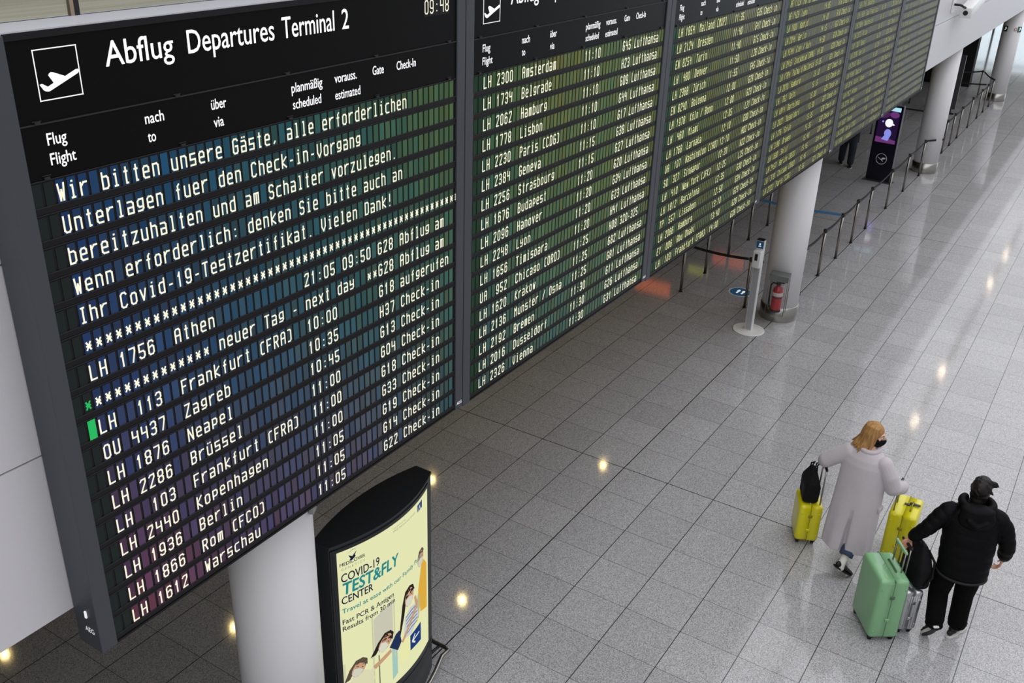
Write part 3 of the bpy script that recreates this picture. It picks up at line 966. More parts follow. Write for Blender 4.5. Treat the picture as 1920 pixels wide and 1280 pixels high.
print_('brand_emblem', [(ell(-5.175, 2.005, 0.028, 0.012, 0.5), 0), ([(-5.19, 2.0), (-5.21, 2.045), (-5.178, 2.022), (-5.14, 2.06), (-5.165, 2.0), (-5.178, 1.99)], 0),
    ([(-5.225, 2.055), (-5.175, 2.085), (-5.125, 2.078), (-5.175, 2.078)], 1),
    ([(-4.432, 2.0), (-4.345, 2.0), (-4.345, 2.075), (-4.432, 2.068)], 2), ([(-4.42, 2.0), (-4.39, 2.055), (-4.37, 2.0), (-4.38, 2.0), (-4.392, 2.03), (-4.405, 2.0)], 3)],
    [M_NAVY, (150, 170, 150), (64, 84, 132), (206, 214, 200)], 0.0128)
print_('arrow_box', [([(-4.585, 0.655), (-4.40, 0.63), (-4.40, 0.83), (-4.585, 0.82)], 0), (band((-4.43, 0.745), (-4.55, 0.735), 0.008, 0.008), 1),
    (band((-4.555, 0.735), (-4.505, 0.785), 0.008, 0.008), 1), (band((-4.555, 0.735), (-4.505, 0.690), 0.008, 0.008), 1),
    ([(-5.16, 0.50), (-5.06, 0.50), (-5.06, 0.60), (-5.16, 0.60)], 0), (band((-5.145, 0.55), (-5.075, 0.55), 0.034, 0.034), 1), (band((-5.135, 0.55), (-5.085, 0.55), 0.022, 0.022), 0)],
    [(34, 62, 126), (244, 246, 230)], 0.0130)
bm = bm_new()      # steel bumper rail around the foot
pts = []
for i in range(15):
    x = KX - KH - 0.04 + (2 * KH + 0.16) * i / 14
    pts.append((x, kf(max(KX - KH, min(KX + KH, x))) - 0.10, 0.16))
pts += [(KX + KH + 0.13, -0.10, 0.16), (KX + KH + 0.13, 0.05, 0.16), (KX + KH + 0.10, 0.14, 0.16)]
add_tube(bm, pts, 0.020, 12)
rail = obj('bumper_rail', bm, M_STEEL, K)
bm = bm_new()
for x, y, x2, y2 in ((KX + KH + 0.11, -0.06, KX + KH - 0.04, -0.05), (KX - 0.1, kf(KX) - 0.10, KX - 0.1, kf(KX)), (KX + KH + 0.12, 0.10, KX + KH - 0.04, 0.06)):
    add_tube(bm, [(x, y, 0.16), (x2, y2, 0.16)], 0.014, 8)
obj('rail_bracket', bm, M_BLACK, rail)

# ---------------------------------------------------------------- barrier posts
def barrier_post(x, y, label, belt_to=None, belt_mat=None, group='barrier posts', h=0.93, via=None):
    t = thing('barrier_post', label, 'barrier post', (x, y, 0), 0, group)
    bm = bm_new()
    add_lathe(bm, [(0.032, 0.0), (0.034, 0.004), (0.034, 0.014), (0.028, 0.018)], seg=24)
    obj('base', bm, M_BLACK, t)
    bm = bm_new()
    add_lathe(bm, [(0.026, 0.012), (0.026, h - 0.06)], seg=20)
    obj('pole', bm, M_POST, t)
    bm = bm_new()
    add_lathe(bm, [(0.033, h - 0.065), (0.035, h - 0.06), (0.035, h - 0.005), (0.031, h)], seg=20)
    obj('belt_cassette', bm, M_BLACK, t)
    if belt_to:
        d = Vector((belt_to[0] - x, belt_to[1] - y, 0))
        n = Vector((-d.y, d.x, 0)).normalized() * 0.002
        l = d.length
        u = d / l
        bm = bm_new()
        pr = None
        N = 10 if not via else 20
        for i in range(N + 1):
            f = i / N
            p = u * (0.034 + (l - 0.078) * f)
            if via:
                p = p + Vector((0, via, 0)) * max(0.0, 1 - abs(f * l - 0.6) / (0.6 if f * l < 0.6 else l - 0.6))
            zc = h - 0.035 - 0.03 * math.sin(PI * f)
            cur = [bm.verts.new((p.x + n.x * a, p.y + n.y * a, zc + b)) for a, b in ((-1, -0.024), (1, -0.024), (1, 0.024), (-1, 0.024))]
            if pr:
                for q in range(4):
                    bm.faces.new((pr[q], pr[(q + 1) % 4], cur[(q + 1) % 4], cur[q]))
            else:
                bm.faces.new(cur)
            pr = cur
        bm.faces.new(pr[::-1])
        obj('belt', bm, belt_mat or M_BELT, t)
    return t
AX = [6.94, 8.08, 9.24, 10.35, 11.47, 13.23, 14.91, 16.63, 19.48, 20.54, 21.65, 23.36, 24.96, 26.09, 27.21]
AL = ['barrier post half hidden behind the right edge of the column with the fire extinguisher',
      'first free-standing barrier post to the right of the fire extinguisher column',
      'second barrier post right of the fire extinguisher column, with the blue belt reaching it',
      'third barrier post right of the fire extinguisher column, in the row along the hall',
      'fourth barrier post right of the fire extinguisher column, before the screen totem',
      'barrier post in front of the foot of the dark screen totem',
      'barrier post between the screen totem and the column behind it',
      'barrier post standing directly in front of the steel base of the third column',
      'barrier post at the right edge of the third column, its foot on the hall floor',
      'first barrier post past the third column, below the grey display board',
      'second barrier post past the third column, right of the grey display board',
      'third barrier post past the third column', 'fourth barrier post past the third column',
      'fifth barrier post past the third column', 'last barrier post of the row, in front of the farthest column']
for i, x in enumerate(AX):
    nx = AX[i + 1] if i + 1 < len(AX) else None
    barrier_post(x, 0.0, AL[i], (nx, 0.0) if nx else (28.69, 0.56), group='barrier posts in the long row', via=-0.345 if i == 7 else None)
barrier_post(28.72, 0.6, 'barrier post behind the long row, at the far corner before the last column', (27.9, 1.5), group='barrier posts behind the row')
barrier_post(9.2, 1.79, 'barrier post under the board, whose blue belt runs to the long row', (9.24, 0.0), M_BELTBLUE, group='barrier posts under the board')
BL_ = ['leftmost barrier post under the board edge, nearest the orange floor reflection', 'second barrier post from the left under the lower edge of the board',
       'third barrier post from the left under the lower edge of the board', 'rightmost barrier post under the board, beside the second column']
barrier_post(5.78, 1.79, BL_[0], (5.79, 0.59), group='barrier posts under the board')
barrier_post(6.9, 1.79, BL_[1], group='barrier posts under the board')
barrier_post(8.08, 1.79, BL_[2], group='barrier posts under the board')
barrier_post(10.34, 1.79, BL_[3], group='barrier posts under the board')
barrier_post(5.79, 0.59, 'barrier post right behind the hand sanitiser stand', (5.8, 0.33), group='barrier posts under the board')
barrier_post(20.5, 2.2, 'barrier post hidden behind the screen totem with a belt towards the third column', (20.54, 0.02), group='barrier posts behind the row')
barrier_post(25.9, 2.3, 'barrier post behind the board end with a belt towards the third column', (25.2, 0.9), group='barrier posts behind the row')
barrier_post(26.0, 1.3, 'barrier post behind the grey display board', (26.09, 0.02), group='barrier posts behind the row')

# ---------------------------------------------------------------- hand sanitiser stand
S_ = thing('sanitiser_stand', 'white hand sanitiser stand with round base and blue sign, in front of the second column', 'sanitiser stand', (4.94, 0.2, 0))
bm = bm_new()
add_lathe(bm, [(0.255, 0.0), (0.26, 0.004), (0.258, 0.014), (0.25, 0.018)], seg=48)
obj('base', bm, M_WHITEGLOSS, S_)
bm = bm_new()
add_box(bm, -0.045, 0.045, -0.06, 0.06, 0.016, 1.58, 0)
bmesh.ops.bevel(bm, geom=bm.edges[:], offset=0.006, segments=2, affect='EDGES')
obj('post', bm, M_WHITEGLOSS, S_)
bm = bm_new()
add_box(bm, -0.048, -0.044, -0.048, 0.048, 0.03, 1.15)
obj('front_panel', bm, M_GREYENAMEL, S_)
bm = bm_new()
add_box(bm, -0.05, 0.046, -0.056, 0.061, 1.578, 1.592)
obj('top_cap', bm, M_BLACK, S_)
bm = bm_new()
add_box(bm, -0.050, -0.044, -0.057, 0.057, 1.45, 1.565)
sg = obj('sign', bm, mat('sign_blue', srgb(30, 104, 150), 0.4), S_)
bm = bm_new()
add_box(bm, -0.052, -0.049, -0.010, 0.012, 1.50, 1.535)
add_box(bm, -0.052, -0.049, -0.022, 0.024, 1.478, 1.488)
obj('hand_symbol', bm, M_PRINT, sg)
bm = bm_new()
add_rbox(bm, -0.15, -0.044, -0.068, 0.068, 1.14, 1.43, 0.018)
d_ = obj('dispenser', bm, M_WHITEGLOSS, S_)
bm = bm_new()
add_rbox(bm, -0.155, -0.14, -0.022, 0.028, 1.27, 1.385, 0.007, 2)
obj('sensor_window', bm, M_BLACK, d_)

# floor sticker
ST = thing('floor_sticker', 'round blue floor sticker with white rim and footprints behind the sanitiser stand', 'floor sticker', (6.42, 0.9, 0.0))
bm = bm_new()
add_lathe(bm, [(0.215, 0.0), (0.215, 0.0015)], seg=40)
obj('rim', bm, mat('sticker_white', srgb(226, 232, 236), 0.4), ST)
bm = bm_new()
add_lathe(bm, [(0.19, 0.0015), (0.19, 0.003)], seg=40)
obj('disc', bm, mat('sticker_blue', srgb(30, 116, 172), 0.4), ST)
for dy in (-0.045, 0.045):
    bm = bm_new()
    prism(bm, [(x, y + dy) for x, y in ell(0.03, 0, 0.06, 0.026)], 0.003, 0.0042)
    prism(bm, [(x, y + dy) for x, y in ell(-0.06, 0, 0.028, 0.020)], 0.003, 0.0042)
    obj('footprint', bm, M_PRINT, ST)

# ---------------------------------------------------------------- fire extinguisher in its wire cage on the second column
ang = math.radians(188)
cx_, cy_ = 5.806 + 0.30 * math.cos(ang), 0.30 * math.sin(ang)
M_GALV = mat('galvanised_wire', srgb(120, 124, 120), 0.4, 0.8)
FE = thing('fire_extinguisher', 'red fire extinguisher with black hose inside a wire cage on the second column', 'fire extinguisher', (cx_, cy_, 0.12), ang - PI)
bm = bm_new()      # local: -x points away from the column
cxl = -0.13
add_lathe(bm, [(0.01, 0.155), (0.075, 0.16), (0.083, 0.19), (0.083, 0.50), (0.07, 0.55), (0.035, 0.58), (0.03, 0.60)], cxl, 0, 32)
cyl_ = obj('cylinder', bm, mat('extinguisher_red', srgb(188, 22, 34), 0.3, coat=0.4), FE)
bm = bm_new()
add_lathe(bm, [(0.0835, 0.42), (0.0845, 0.425), (0.0845, 0.48), (0.0835, 0.485)], cxl, 0, 32)
obj('label_band', bm, mat('label_white', srgb(216, 210, 206), 0.5), cyl_)
bm = bm_new()
add_lathe(bm, [(0.0837, 0.385), (0.0845, 0.388), (0.0845, 0.402), (0.0837, 0.405)], cxl, 0, 32)
obj('label_stripe', bm, mat('label_navy', srgb(26, 28, 56), 0.5), cyl_)
bm = bm_new()
add_lathe(bm, [(0.084, 0.14), (0.088, 0.145), (0.088, 0.17), (0.084, 0.175)], cxl, 0, 32)
obj('foot_ring', bm, M_BLACK, FE)
bm = bm_new()
add_lathe(bm, [(0.03, 0.60), (0.034, 0.605), (0.034, 0.63), (0.015, 0.64)], cxl, 0, 20)
add_box(bm, cxl - 0.02, cxl + 0.02, -0.09, 0.03, 0.64, 0.652)
add_box(bm, cxl - 0.02, cxl + 0.02, -0.09, 0.03, 0.665, 0.675)
add_box(bm, cxl - 0.016, cxl + 0.016, 0.01, 0.04, 0.62, 0.68)
obj('valve_handle', bm, M_BLACK, FE)
bm = bm_new()
add_tube(bm, [(cxl, 0.03, 0.62), (cxl, 0.09, 0.63), (cxl, 0.125, 0.58), (cxl - 0.01, 0.125, 0.40), (cxl - 0.01, 0.115, 0.26), (cxl - 0.01, 0.10, 0.20)], 0.012, 10)
obj('hose', bm, M_RUBBER, FE)
CG = thing('wire_cage', 'galvanised wire mesh cage around the fire extinguisher on the second column', 'cage', (cx_, cy_, 0.12), ang - PI)
bm = bm_new()
for y in (-0.15, 0.15):
    for x in (-0.245, -0.012):
        add_tube(bm, [(x, y, 0.11), (x, y, 0.80)], 0.005, 6)
for z in (0.11, 0.80):
    add_tube(bm, [(-0.012, -0.15, z), (-0.245, -0.15, z), (-0.245, 0.15, z), (-0.012, 0.15, z)], 0.005, 6)
obj('frame', bm, M_GALV, CG)
bm = bm_new()
for i in range(1, 10):
    y = -0.15 + 0.03 * i
    add_tube(bm, [(-0.245, y, 0.11), (-0.245, y, 0.70)], 0.0014, 5)
for i in range(1, 20):
    z = 0.11 + 0.03 * i
    add_tube(bm, [(-0.245, -0.15, z), (-0.245, 0.15, z)], 0.0014, 5)
    add_tube(bm, [(-0.012, -0.15, z), (-0.245, -0.15, z)], 0.0014, 5)
obj('mesh', bm, M_GALV, CG)
bm = bm_new()
add_box(bm, -0.25, -0.02, -0.155, 0.155, 0.70, 0.80)
obj('hood', bm, mat('hood_grey', srgb(104, 108, 106), 0.5), CG)

# ---------------------------------------------------------------- screen totem
TT = thing('screen_totem', 'dark blue screen totem with lit picture and round crane emblem, left of the third column', 'screen totem', (15.45, 0.73, 0), math.radians(-4))
bm = bm_new()
add_rbox(bm, -0.055, 0.055, -0.31, 0.31, 0.02, 1.92, 0.03, 3)
obj('body', bm, mat('totem_side', srgb(120, 120, 128), 0.35), TT)
bm = bm_new()
add_box(bm, -0.060, -0.053, -0.295, 0.295, 0.04, 1.90)
fr = obj('front_panel', bm, mat('totem_navy', srgb(6, 8, 30), 0.2), TT)
bm = bm_new()
add_box(bm, -0.12, 0.12, -0.36, 0.36, 0.0, 0.02)
obj('base_plate', bm, mat('totem_base', srgb(96, 96, 98), 0.4, 0.6), TT)
TQ = lambda y, z, o=0.0: (-0.0625 - o, y, z)
bm = bm_new()
def tp(bm, pts, mi, o):
    fill_poly(bm, [TQ(-y, z, o) for y, z in pts], mi)
tp(bm, [(-0.245, 0.98), (0.245, 0.98), (0.245, 1.86), (-0.245, 1.86)], 0, 0)
tp(bm, [(-0.245, 1.78), (0.245, 1.76), (0.245, 1.86), (-0.245, 1.86)], 1, 0.0004)
tp(bm, ell(0.12, 1.68, 0.11, 0.075), 2, 0.0004)
tp(bm, ell(-0.08, 1.64, 0.12, 0.05, 0.5), 3, 0.0004)
tp(bm, [(-0.245, 0.98), (0.245, 0.98), (0.245, 1.06), (0.05, 1.10), (-0.245, 1.12)], 2, 0.0004)
tp(bm, ell(0.02, 1.47, 0.095, 0.10), 4, 0.0008)
tp(bm, ell(0.10, 1.45, 0.06, 0.022, -0.2), 4, 0.0009)
tp(bm, ell(-0.13, 1.49, 0.024, 0.024), 5, 0.0009)
tp(bm, ell(0.03, 1.22, 0.085, 0.105, 0.1), 5, 0.0008)
tp(bm, [(-0.10, 1.06), (0.06, 1.04), (0.10, 1.16), (-0.05, 1.15)], 5, 0.0009)
obj('screen', bm, [emis('scr_%d' % i, srgb(*c), 1.0) for i, c in enumerate(((34, 18, 52), (170, 222, 240), (104, 52, 110), (74, 34, 86), (246, 250, 255), (134, 140, 226)))], fr, normals=False)
bm = bm_new()      # crane in a ring
n = 40
ring = [(0.135 * math.cos(2 * PI * i / n), 0.58 + 0.135 * math.sin(2 * PI * i / n)) for i in range(n)]
rin = [(0.123 * math.cos(2 * PI * i / n), 0.58 + 0.123 * math.sin(2 * PI * i / n)) for i in range(n)]
for i in range(n):
    j = (i + 1) % n
    bm.faces.new([bm.verts.new(TQ(-a, b)) for a, b in (ring[i], ring[j], rin[j], rin[i])])
crane = [(-0.105, 0.625), (-0.06, 0.605), (-0.01, 0.572), (0.005, 0.600), (0.035, 0.622), (0.108, 0.618), (0.085, 0.600), (0.105, 0.596), (0.075, 0.582), (0.045, 0.572), (0.02, 0.560), (0.055, 0.520), (0.045, 0.516), (0.0, 0.545), (-0.035, 0.572), (-0.075, 0.600)]
fill_poly(bm, [TQ(-a, b) for a, b in crane])
obj('crane_emblem', bm, mat('emblem_silver', srgb(150, 150, 156), 0.4, emit=srgb(150, 150, 156), estr=0.35), fr, normals=False)

# ---------------------------------------------------------------- far boards, signs and camera
t = thing('display_board', 'dark grey free-standing display board behind the third column', 'display board', (25.1, 0.72, 0))
bm = bm_new()
add_box(bm, -0.03, 0.03, 0.0, 0.9, 0.16, 1.86)
obj('panel', bm, mat('board_grey', srgb(66, 64, 70), 0.6), t)
bm = bm_new()
add_box(bm, -0.034, 0.034, -0.012, 0.0, 0.16, 1.87)
add_box(bm, -0.034, 0.034, 0.0, 0.9, 1.86, 1.872)
obj('edge_profile', bm, M_STEEL, t)
for y in (0.12, 0.78):
    bm = bm_new()
    add_box(bm, -0.16, 0.16, y - 0.03, y + 0.03, 0.0, 0.03)
    add_box(bm, -0.02, 0.02, y - 0.02, y + 0.02, 0.03, 0.17)
    obj('foot', bm, M_BLACK, t)
t = thing('partition_wall', 'tall black partition panel in the distance left of the farthest column', 'partition', (30.5, 1.2, 0))
bm = bm_new()
add_box(bm, 0, 0.5, 0.0, 2.2, 0, 3.0)
obj('panel', bm, mat('partition_black', srgb(12, 12, 13), 0.7), t)
bm = bm_new()
add_box(bm, -0.01, 0.0, 0.62, 0.64, 0.1, 2.9)
obj('joint_strip', bm, mat('strip_grey', srgb(110, 110, 112), 0.5), t)
for a, col, lab, nm in ((148, (20, 74, 58), 'green and white pictogram sign on the left of the farthest column top', 'green'), (236, (24, 110, 90), 'green and white pictogram sign on the right of the farthest column top', 'green2'), (208, (190, 120, 130), 'small pale red sign between the two green signs on the farthest column', 'red')):
    r_ = math.radians(a)
    t = thing('pictogram_sign', lab, 'sign', (28.6 + 0.302 * math.cos(r_), 0.302 * math.sin(r_), 2.42), r_, 'signs on the farthest column')
    w = 0.075 if nm != 'red' else 0.04
    bm = bm_new()
    add_box(bm, 0.0, 0.012, -w, w, -w * 1.2, w * 1.2)
    obj('plate', bm, mat('sign_' + nm, srgb(*col), 0.5), t)
    bm = bm_new()
    v = [(-0.6, -0.7), (0.0, 0.0), (-0.3, 0.6), (0.2, 0.8), (0.5, 0.1), (0.1, -0.5)]
    fill_poly(bm, [(0.0125, y * w, z * w) for y, z in v])
    obj('symbol', bm, M_PRINT, t, normals=False)
t = thing('security_camera', 'white box security camera on a plate on the gallery front at the top right', 'camera', (14.1, -0.43, 4.36))
bm = bm_new()
add_box(bm, -0.5, -0.2, -0.02, 0.0, -0.06, 0.42)
obj('wall_plate', bm, M_WHITEGLOSS, t)
bm = bm_new()
add_tube(bm, [(-0.35, -0.02, 0.1), (-0.35, -0.14, 0.1), (-0.14, -0.22, 0.03)], 0.025, 10)
obj('arm', bm, M_BLACK, t)
bm = bm_new()
add_rbox(bm, -0.15, 1.35, -0.36, -0.12, -0.16, 0.06, 0.02, 2)
hb = obj('housing', bm, M_WHITEGLOSS, t)
hb.rotation_euler = (0, math.radians(-8), 0)
bm = bm_new()
add_cyl(bm, (-0.165, -0.24, -0.05), (-0.14, -0.24, -0.05), 0.05)
obj('lens', bm, M_BLACK, hb)

# lit counter signs deep under the gallery (their glow shows on the polished floor)
def counter_sign(x, y, z, w, h, col, label, strength):
    t = thing('counter_sign', label, 'lit sign', (x, y, z), 0, 'lit signs under the gallery')
    bm = bm_new()
    add_box(bm, -0.04, 0.08, -w / 2 - 0.03, w / 2 + 0.03, -h / 2 - 0.03, h / 2 + 0.03)
    obj('housing', bm, M_BLACK, t)
    bm = bm_new()
    add_box(bm, -0.05, -0.04, -w / 2, w / 2, -h / 2, h / 2)
    bm2 = bm_new()
    for yy in (-w / 3, w / 3):
        add_cyl(bm2, (0.02, yy, h / 2 + 0.03), (0.02, yy, SOF(x) - z), 0.008, None, 8)
    obj('hanger', bm2, M_STEEL, t)
    obj('lit_face', bm, emis('sign_%d%d%d' % col[:3], srgb(*col), strength), t)
counter_sign(11.4, 4.75, 2.5, 0.95, 0.34, (240, 104, 30), 'orange lit counter sign under the gallery, nearest to the front', 1.6)
counter_sign(13.1, 4.25, 2.5, 0.55, 0.22, (190, 190, 60), 'yellow-green lit counter sign under the gallery between two orange ones', 1.2)
counter_sign(14.3, 3.85, 2.5, 0.95, 0.34, (226, 96, 44), 'orange lit counter sign under the gallery, farther back', 1.2)

# ---------------------------------------------------------------- suitcases
def suitcase(name, label, x, y, al, W, T, H, m_shell, m_seam, handle=None, grip_mat=None, ribs=0, tag_=False, group='suitcases'):
    """local axes: x along the wide side (away from the camera), y across the thickness (+y is the left side)"""
    S = thing(name, label, 'suitcase', (x, y, 0), al, group)
    zb = 0.055
    bm = bm_new()
    for a, b in ((-T / 2, -0.004), (0.004, T / 2)):
        t = bmesh.new()
        add_box(t, -W / 2, W / 2, a, b, zb, H)
        outer = a if a < -0.01 else b
        big = [e for e in t.edges if all(abs(v.co.y - outer) < 1e-5 for v in e.verts) or abs((e.verts[0].co - e.verts[1].co).normalized().y) > 0.9]
        bmesh.ops.bevel(t, geom=big, offset=0.042, segments=5, profile=0.5, affect='EDGES')
        me = bpy.data.meshes.new('t')
        t.to_mesh(me)
        t.free()
        bm.from_mesh(me)
        bpy.data.meshes.remove(me)
    for f in bm.faces:
        f.smooth = True
    if ribs:
        for sgn in (-1, 1):
            for i in range(ribs):
                xx = -W / 2 + 0.06 + (W - 0.12) * i / (ribs - 1)
                add_tube(bm, [(xx, sgn * (T / 2 - 0.001), zb + 0.05), (xx, sgn * (T / 2 - 0.001), H - 0.05)], 0.005, 6)
        for xs_ in (-W / 2, W / 2):
            for i in range(5):
                yy = -T / 2 + 0.05 + (T - 0.10) * i / 4
                add_tube(bm, [(xs_ * 0.998, yy, zb + 0.05), (xs_ * 0.998, yy, H - 0.05)], 0.004, 6)
    obj('shell', bm, m_shell, S)
    bm = bm_new()
    add_rbox(bm, -W / 2 + 0.002, W / 2 - 0.002, -0.0055, 0.0055, zb + 0.002, H - 0.002, 0.004, 1)
    obj('frame_seam', bm, m_seam, S)
    for zz in (0.33, 0.72):
        if zz > 0.6 and H < 0.6:
            pass
        bm = bm_new()
        z = zb + (H - zb) * zz
        add_rbox(bm, -W / 2 - 0.007, -W / 2 + 0.004, -0.022, 0.022, z - 0.018, z + 0.018, 0.004, 1)
        add_rbox(bm, -W / 2 - 0.012, -W / 2, -0.006, 0.006, z - 0.012, z + 0.012, 0.003, 1)
        obj('latch', bm, m_shell if zz < 0.6 else m_seam, S)
    for sy in (-1, 1):
        for z in (zb + 0.09, H - 0.10):
            bm = bm_new()
            add_sphere(bm, (-W / 2 - 0.001, sy * (T / 2 - 0.035), z), (0.006, 0.011, 0.011), 2)
            obj('corner_stud', bm, m_shell, S)
    for sx in (-1, 1):
        for sy in (-1, 1):
            wx, wy = sx * (W / 2 - 0.05), sy * (T / 2 - 0.045)
            bm = bm_new()
            add_cyl(bm, (wx, wy, zb - 0.012), (wx, wy, zb + 0.012), 0.028, 0.034, 16)
            hs_ = obj('wheel_housing', bm, M_RUBBER, S)
            bm = bm_new()
            for o in (-0.012, 0.006):
                add_cyl(bm, (wx + 0.008, wy + o, 0.024), (wx + 0.008, wy + o + 0.008, 0.024), 0.024, None, 18)
            add_box(bm, wx - 0.006, wx + 0.012, wy - 0.004, wy + 0.006, 0.02, zb - 0.005)
            obj('wheel', bm, M_RUBBER, S)
    bm = bm_new()      # carry handle on the top
    add_tube(bm, [(-0.10, -0.05, H - 0.004), (-0.085, -0.05, H + 0.016), (0.085, -0.05, H + 0.016), (0.10, -0.05, H - 0.004)], 0.009, 8)
    obj('carry_handle', bm, m_seam, S)
    if handle:
        hy, hx0, hx1, hz, lean = handle
        bm = bm_new()
        for hx in (hx0, hx1):
            add_tube(bm, [(hx, hy, H - 0.02), (hx, hy + lean * 0.5, (H + hz) / 2), (hx, hy + lean, hz)], 0.0085, 10)
        th = obj('telescopic_handle', bm, M_STEEL, S)
        bm = bm_new()
        add_rbox(bm, hx0 - 0.022, hx1 + 0.022, hy + lean - 0.014, hy + lean + 0.014, hz - 0.012, hz + 0.018, 0.010, 3)
        obj('grip', bm, grip_mat or M_BLACK, th)
    if tag_:
        bm = bm_new()
        add_rbox(bm, 0.02, 0.06, -0.13, -0.02, H + 0.012, H + 0.022, 0.004, 1)
        add_box(bm, 0.00, 0.03, -0.03, 0.03, H + 0.006, H + 0.014)
        obj('luggage_tag', bm, M_BLACK, S)
    return S
M_YEL = mat('yellow_shell', srgb(226, 216, 10), 0.28, coat=0.3)
M_YELSEAM = mat('yellow_seam', srgb(140, 134, 10), 0.4)
M_GRN = mat('green_shell', srgb(130, 180, 132), 0.3, coat=0.2)
M_GRNSEAM = mat('green_seam', srgb(74, 104, 78), 0.4)
M_ALU = mat('aluminium_shell', srgb(190, 190, 192), 0.32, 0.9)
suitcase('suitcase', 'small yellow suitcase under the black tote, left of the person in the grey coat', -0.069, -2.315, math.radians(25), 0.37, 0.255, 0.525, M_YEL, M_YELSEAM,
         (-0.09, -0.13, 0.06, 0.98, 0.0))
suitcase('suitcase', 'large yellow suitcase with black luggage tag, right of the person in the grey coat', 0.188, -3.283, math.radians(1.5), 0.455, 0.29, 0.66, M_YEL, M_YELSEAM,
         (0.105, -0.17, 0.01, 0.95, 0.0), tag_=True)
suitcase('suitcase', 'large pale green suitcase pulled by the person in black', -1.14, -3.373, math.radians(35), 0.475, 0.298, 0.757, M_GRN, M_GRNSEAM,
         (-0.10, -0.10, 0.105, 0.985, 0.0), M_GRN)
suitcase('suitcase', 'small ribbed silver suitcase under the black backpack, behind the green one', -0.933, -3.557, math.radians(38), 0.395, 0.195, 0.542, M_ALU, mat('alu_seam', srgb(120, 120, 122), 0.4, 0.8),
         (0.08, -0.07, 0.09, 0.97, 0.0), ribs=9)

# ---------------------------------------------------------------- soft shapes: primitives merged by a voxel remesh
def prim_chain(bm, pts, rad, sub=2):
    pts = [Vector(p) for p in pts]
    for p, r in zip(pts, rad):
        add_sphere(bm, p, r, sub)
    for i in range(len(pts) - 1):
        if (pts[i + 1] - pts[i]).length > 1e-4:
            add_cyl(bm, pts[i], pts[i + 1], rad[i], rad[i + 1], 16)

def prim_loft(bm, rings):
    rs = [[bm.verts.new(p) for p in r] for r in rings]
    n = len(rs[0])
    for a, b in zip(rs, rs[1:]):
        for k in range(n):
            j = (k + 1) % n
            bm.faces.new((a[k], a[j], b[j], b[k]))
    bm.faces.new(rs[0][::-1])
    bm.faces.new(rs[-1])

def soften(name, bm, m, parent, voxel=0.01, it=4, fac=0.5):
    bmesh.ops.recalc_face_normals(bm, faces=bm.faces[:])
    me = bpy.data.meshes.new(name)
    bm.to_mesh(me)
    bm.free()
    o = bpy.data.objects.new(name, me)
    COL.objects.link(o)
    r = o.modifiers.new('r', 'REMESH')
    r.mode = 'VOXEL'
    r.voxel_size = voxel
    if it:
        s = o.modifiers.new('s', 'SMOOTH')
        s.iterations = it
        s.factor = fac
    dg = bpy.context.evaluated_depsgraph_get()
    nm = bpy.data.meshes.new_from_object(o.evaluated_get(dg))
    bpy.data.objects.remove(o)
    bpy.data.meshes.remove(me)
    nm.name = name
    nm.materials.clear()
    for q in (m if isinstance(m, (list, tuple)) else [m]):
        nm.materials.append(q)
    for p in nm.polygons:
        p.use_smooth = True
    o = bpy.data.objects.new(name, nm)
    COL.objects.link(o)
    if parent:
        o.parent = parent
    return o

def ring(cx, cy, z, a, b, n=40, fn=None):
    out = []
    for i in range(n):
        t = 2 * PI * i / n
        k = fn(t, z) if fn else 1.0
        out.append((cx + a * math.cos(t) * k, cy + b * math.sin(t) * k, z))
    return out

def add_hand(bm, wrist, d, n, curl, size=1.0, thumb=1):
    """palm plus five bent fingers; d runs from wrist to fingers, n is the palm normal the fingers curl towards"""
    w = Vector(wrist)
    d = Vector(d).normalized()
    n = Vector(n)
    n = (n - d * n.dot(d)).normalized()
    s = d.cross(n)
    for k in range(4):
        o = (k - 1.5) * 0.0195 * size
        prim_chain(bm, [w + s * o * 0.5, w + d * 0.05 * size + s * o, w + d * 0.088 * size + s * o], [0.014 * size, 0.0125 * size, 0.011 * size], 2)
        l = (0.040, 0.046, 0.043, 0.034)[k] * size
        p = w + d * 0.088 * size + s * o
        ang_ = 0.0
        pts, rr = [p], [0.0095 * size]
        for q, f in enumerate((1.0, 0.72, 0.55)):
            ang_ += curl * (0.85 + 0.1 * k)
            p = p + (d * math.cos(ang_) + n * math.sin(ang_)) * l * f
            pts.append(p)
            rr.append((0.0088, 0.008, 0.007)[q] * size)
        prim_chain(bm, pts, rr, 2)
    b = w + d * 0.025 * size - s * thumb * 0.028 * size
    p1 = b + (d * 0.6 - s * thumb * 0.55 + n * 0.4).normalized() * 0.04 * size
    p2 = p1 + (d * 0.75 + n * (0.35 + curl * 0.5)).normalized() * 0.032 * size
    prim_chain(bm, [w + d * 0.012 * size, b, p1, p2], [0.015 * size, 0.014 * size, 0.0105 * size, 0.008 * size], 2)

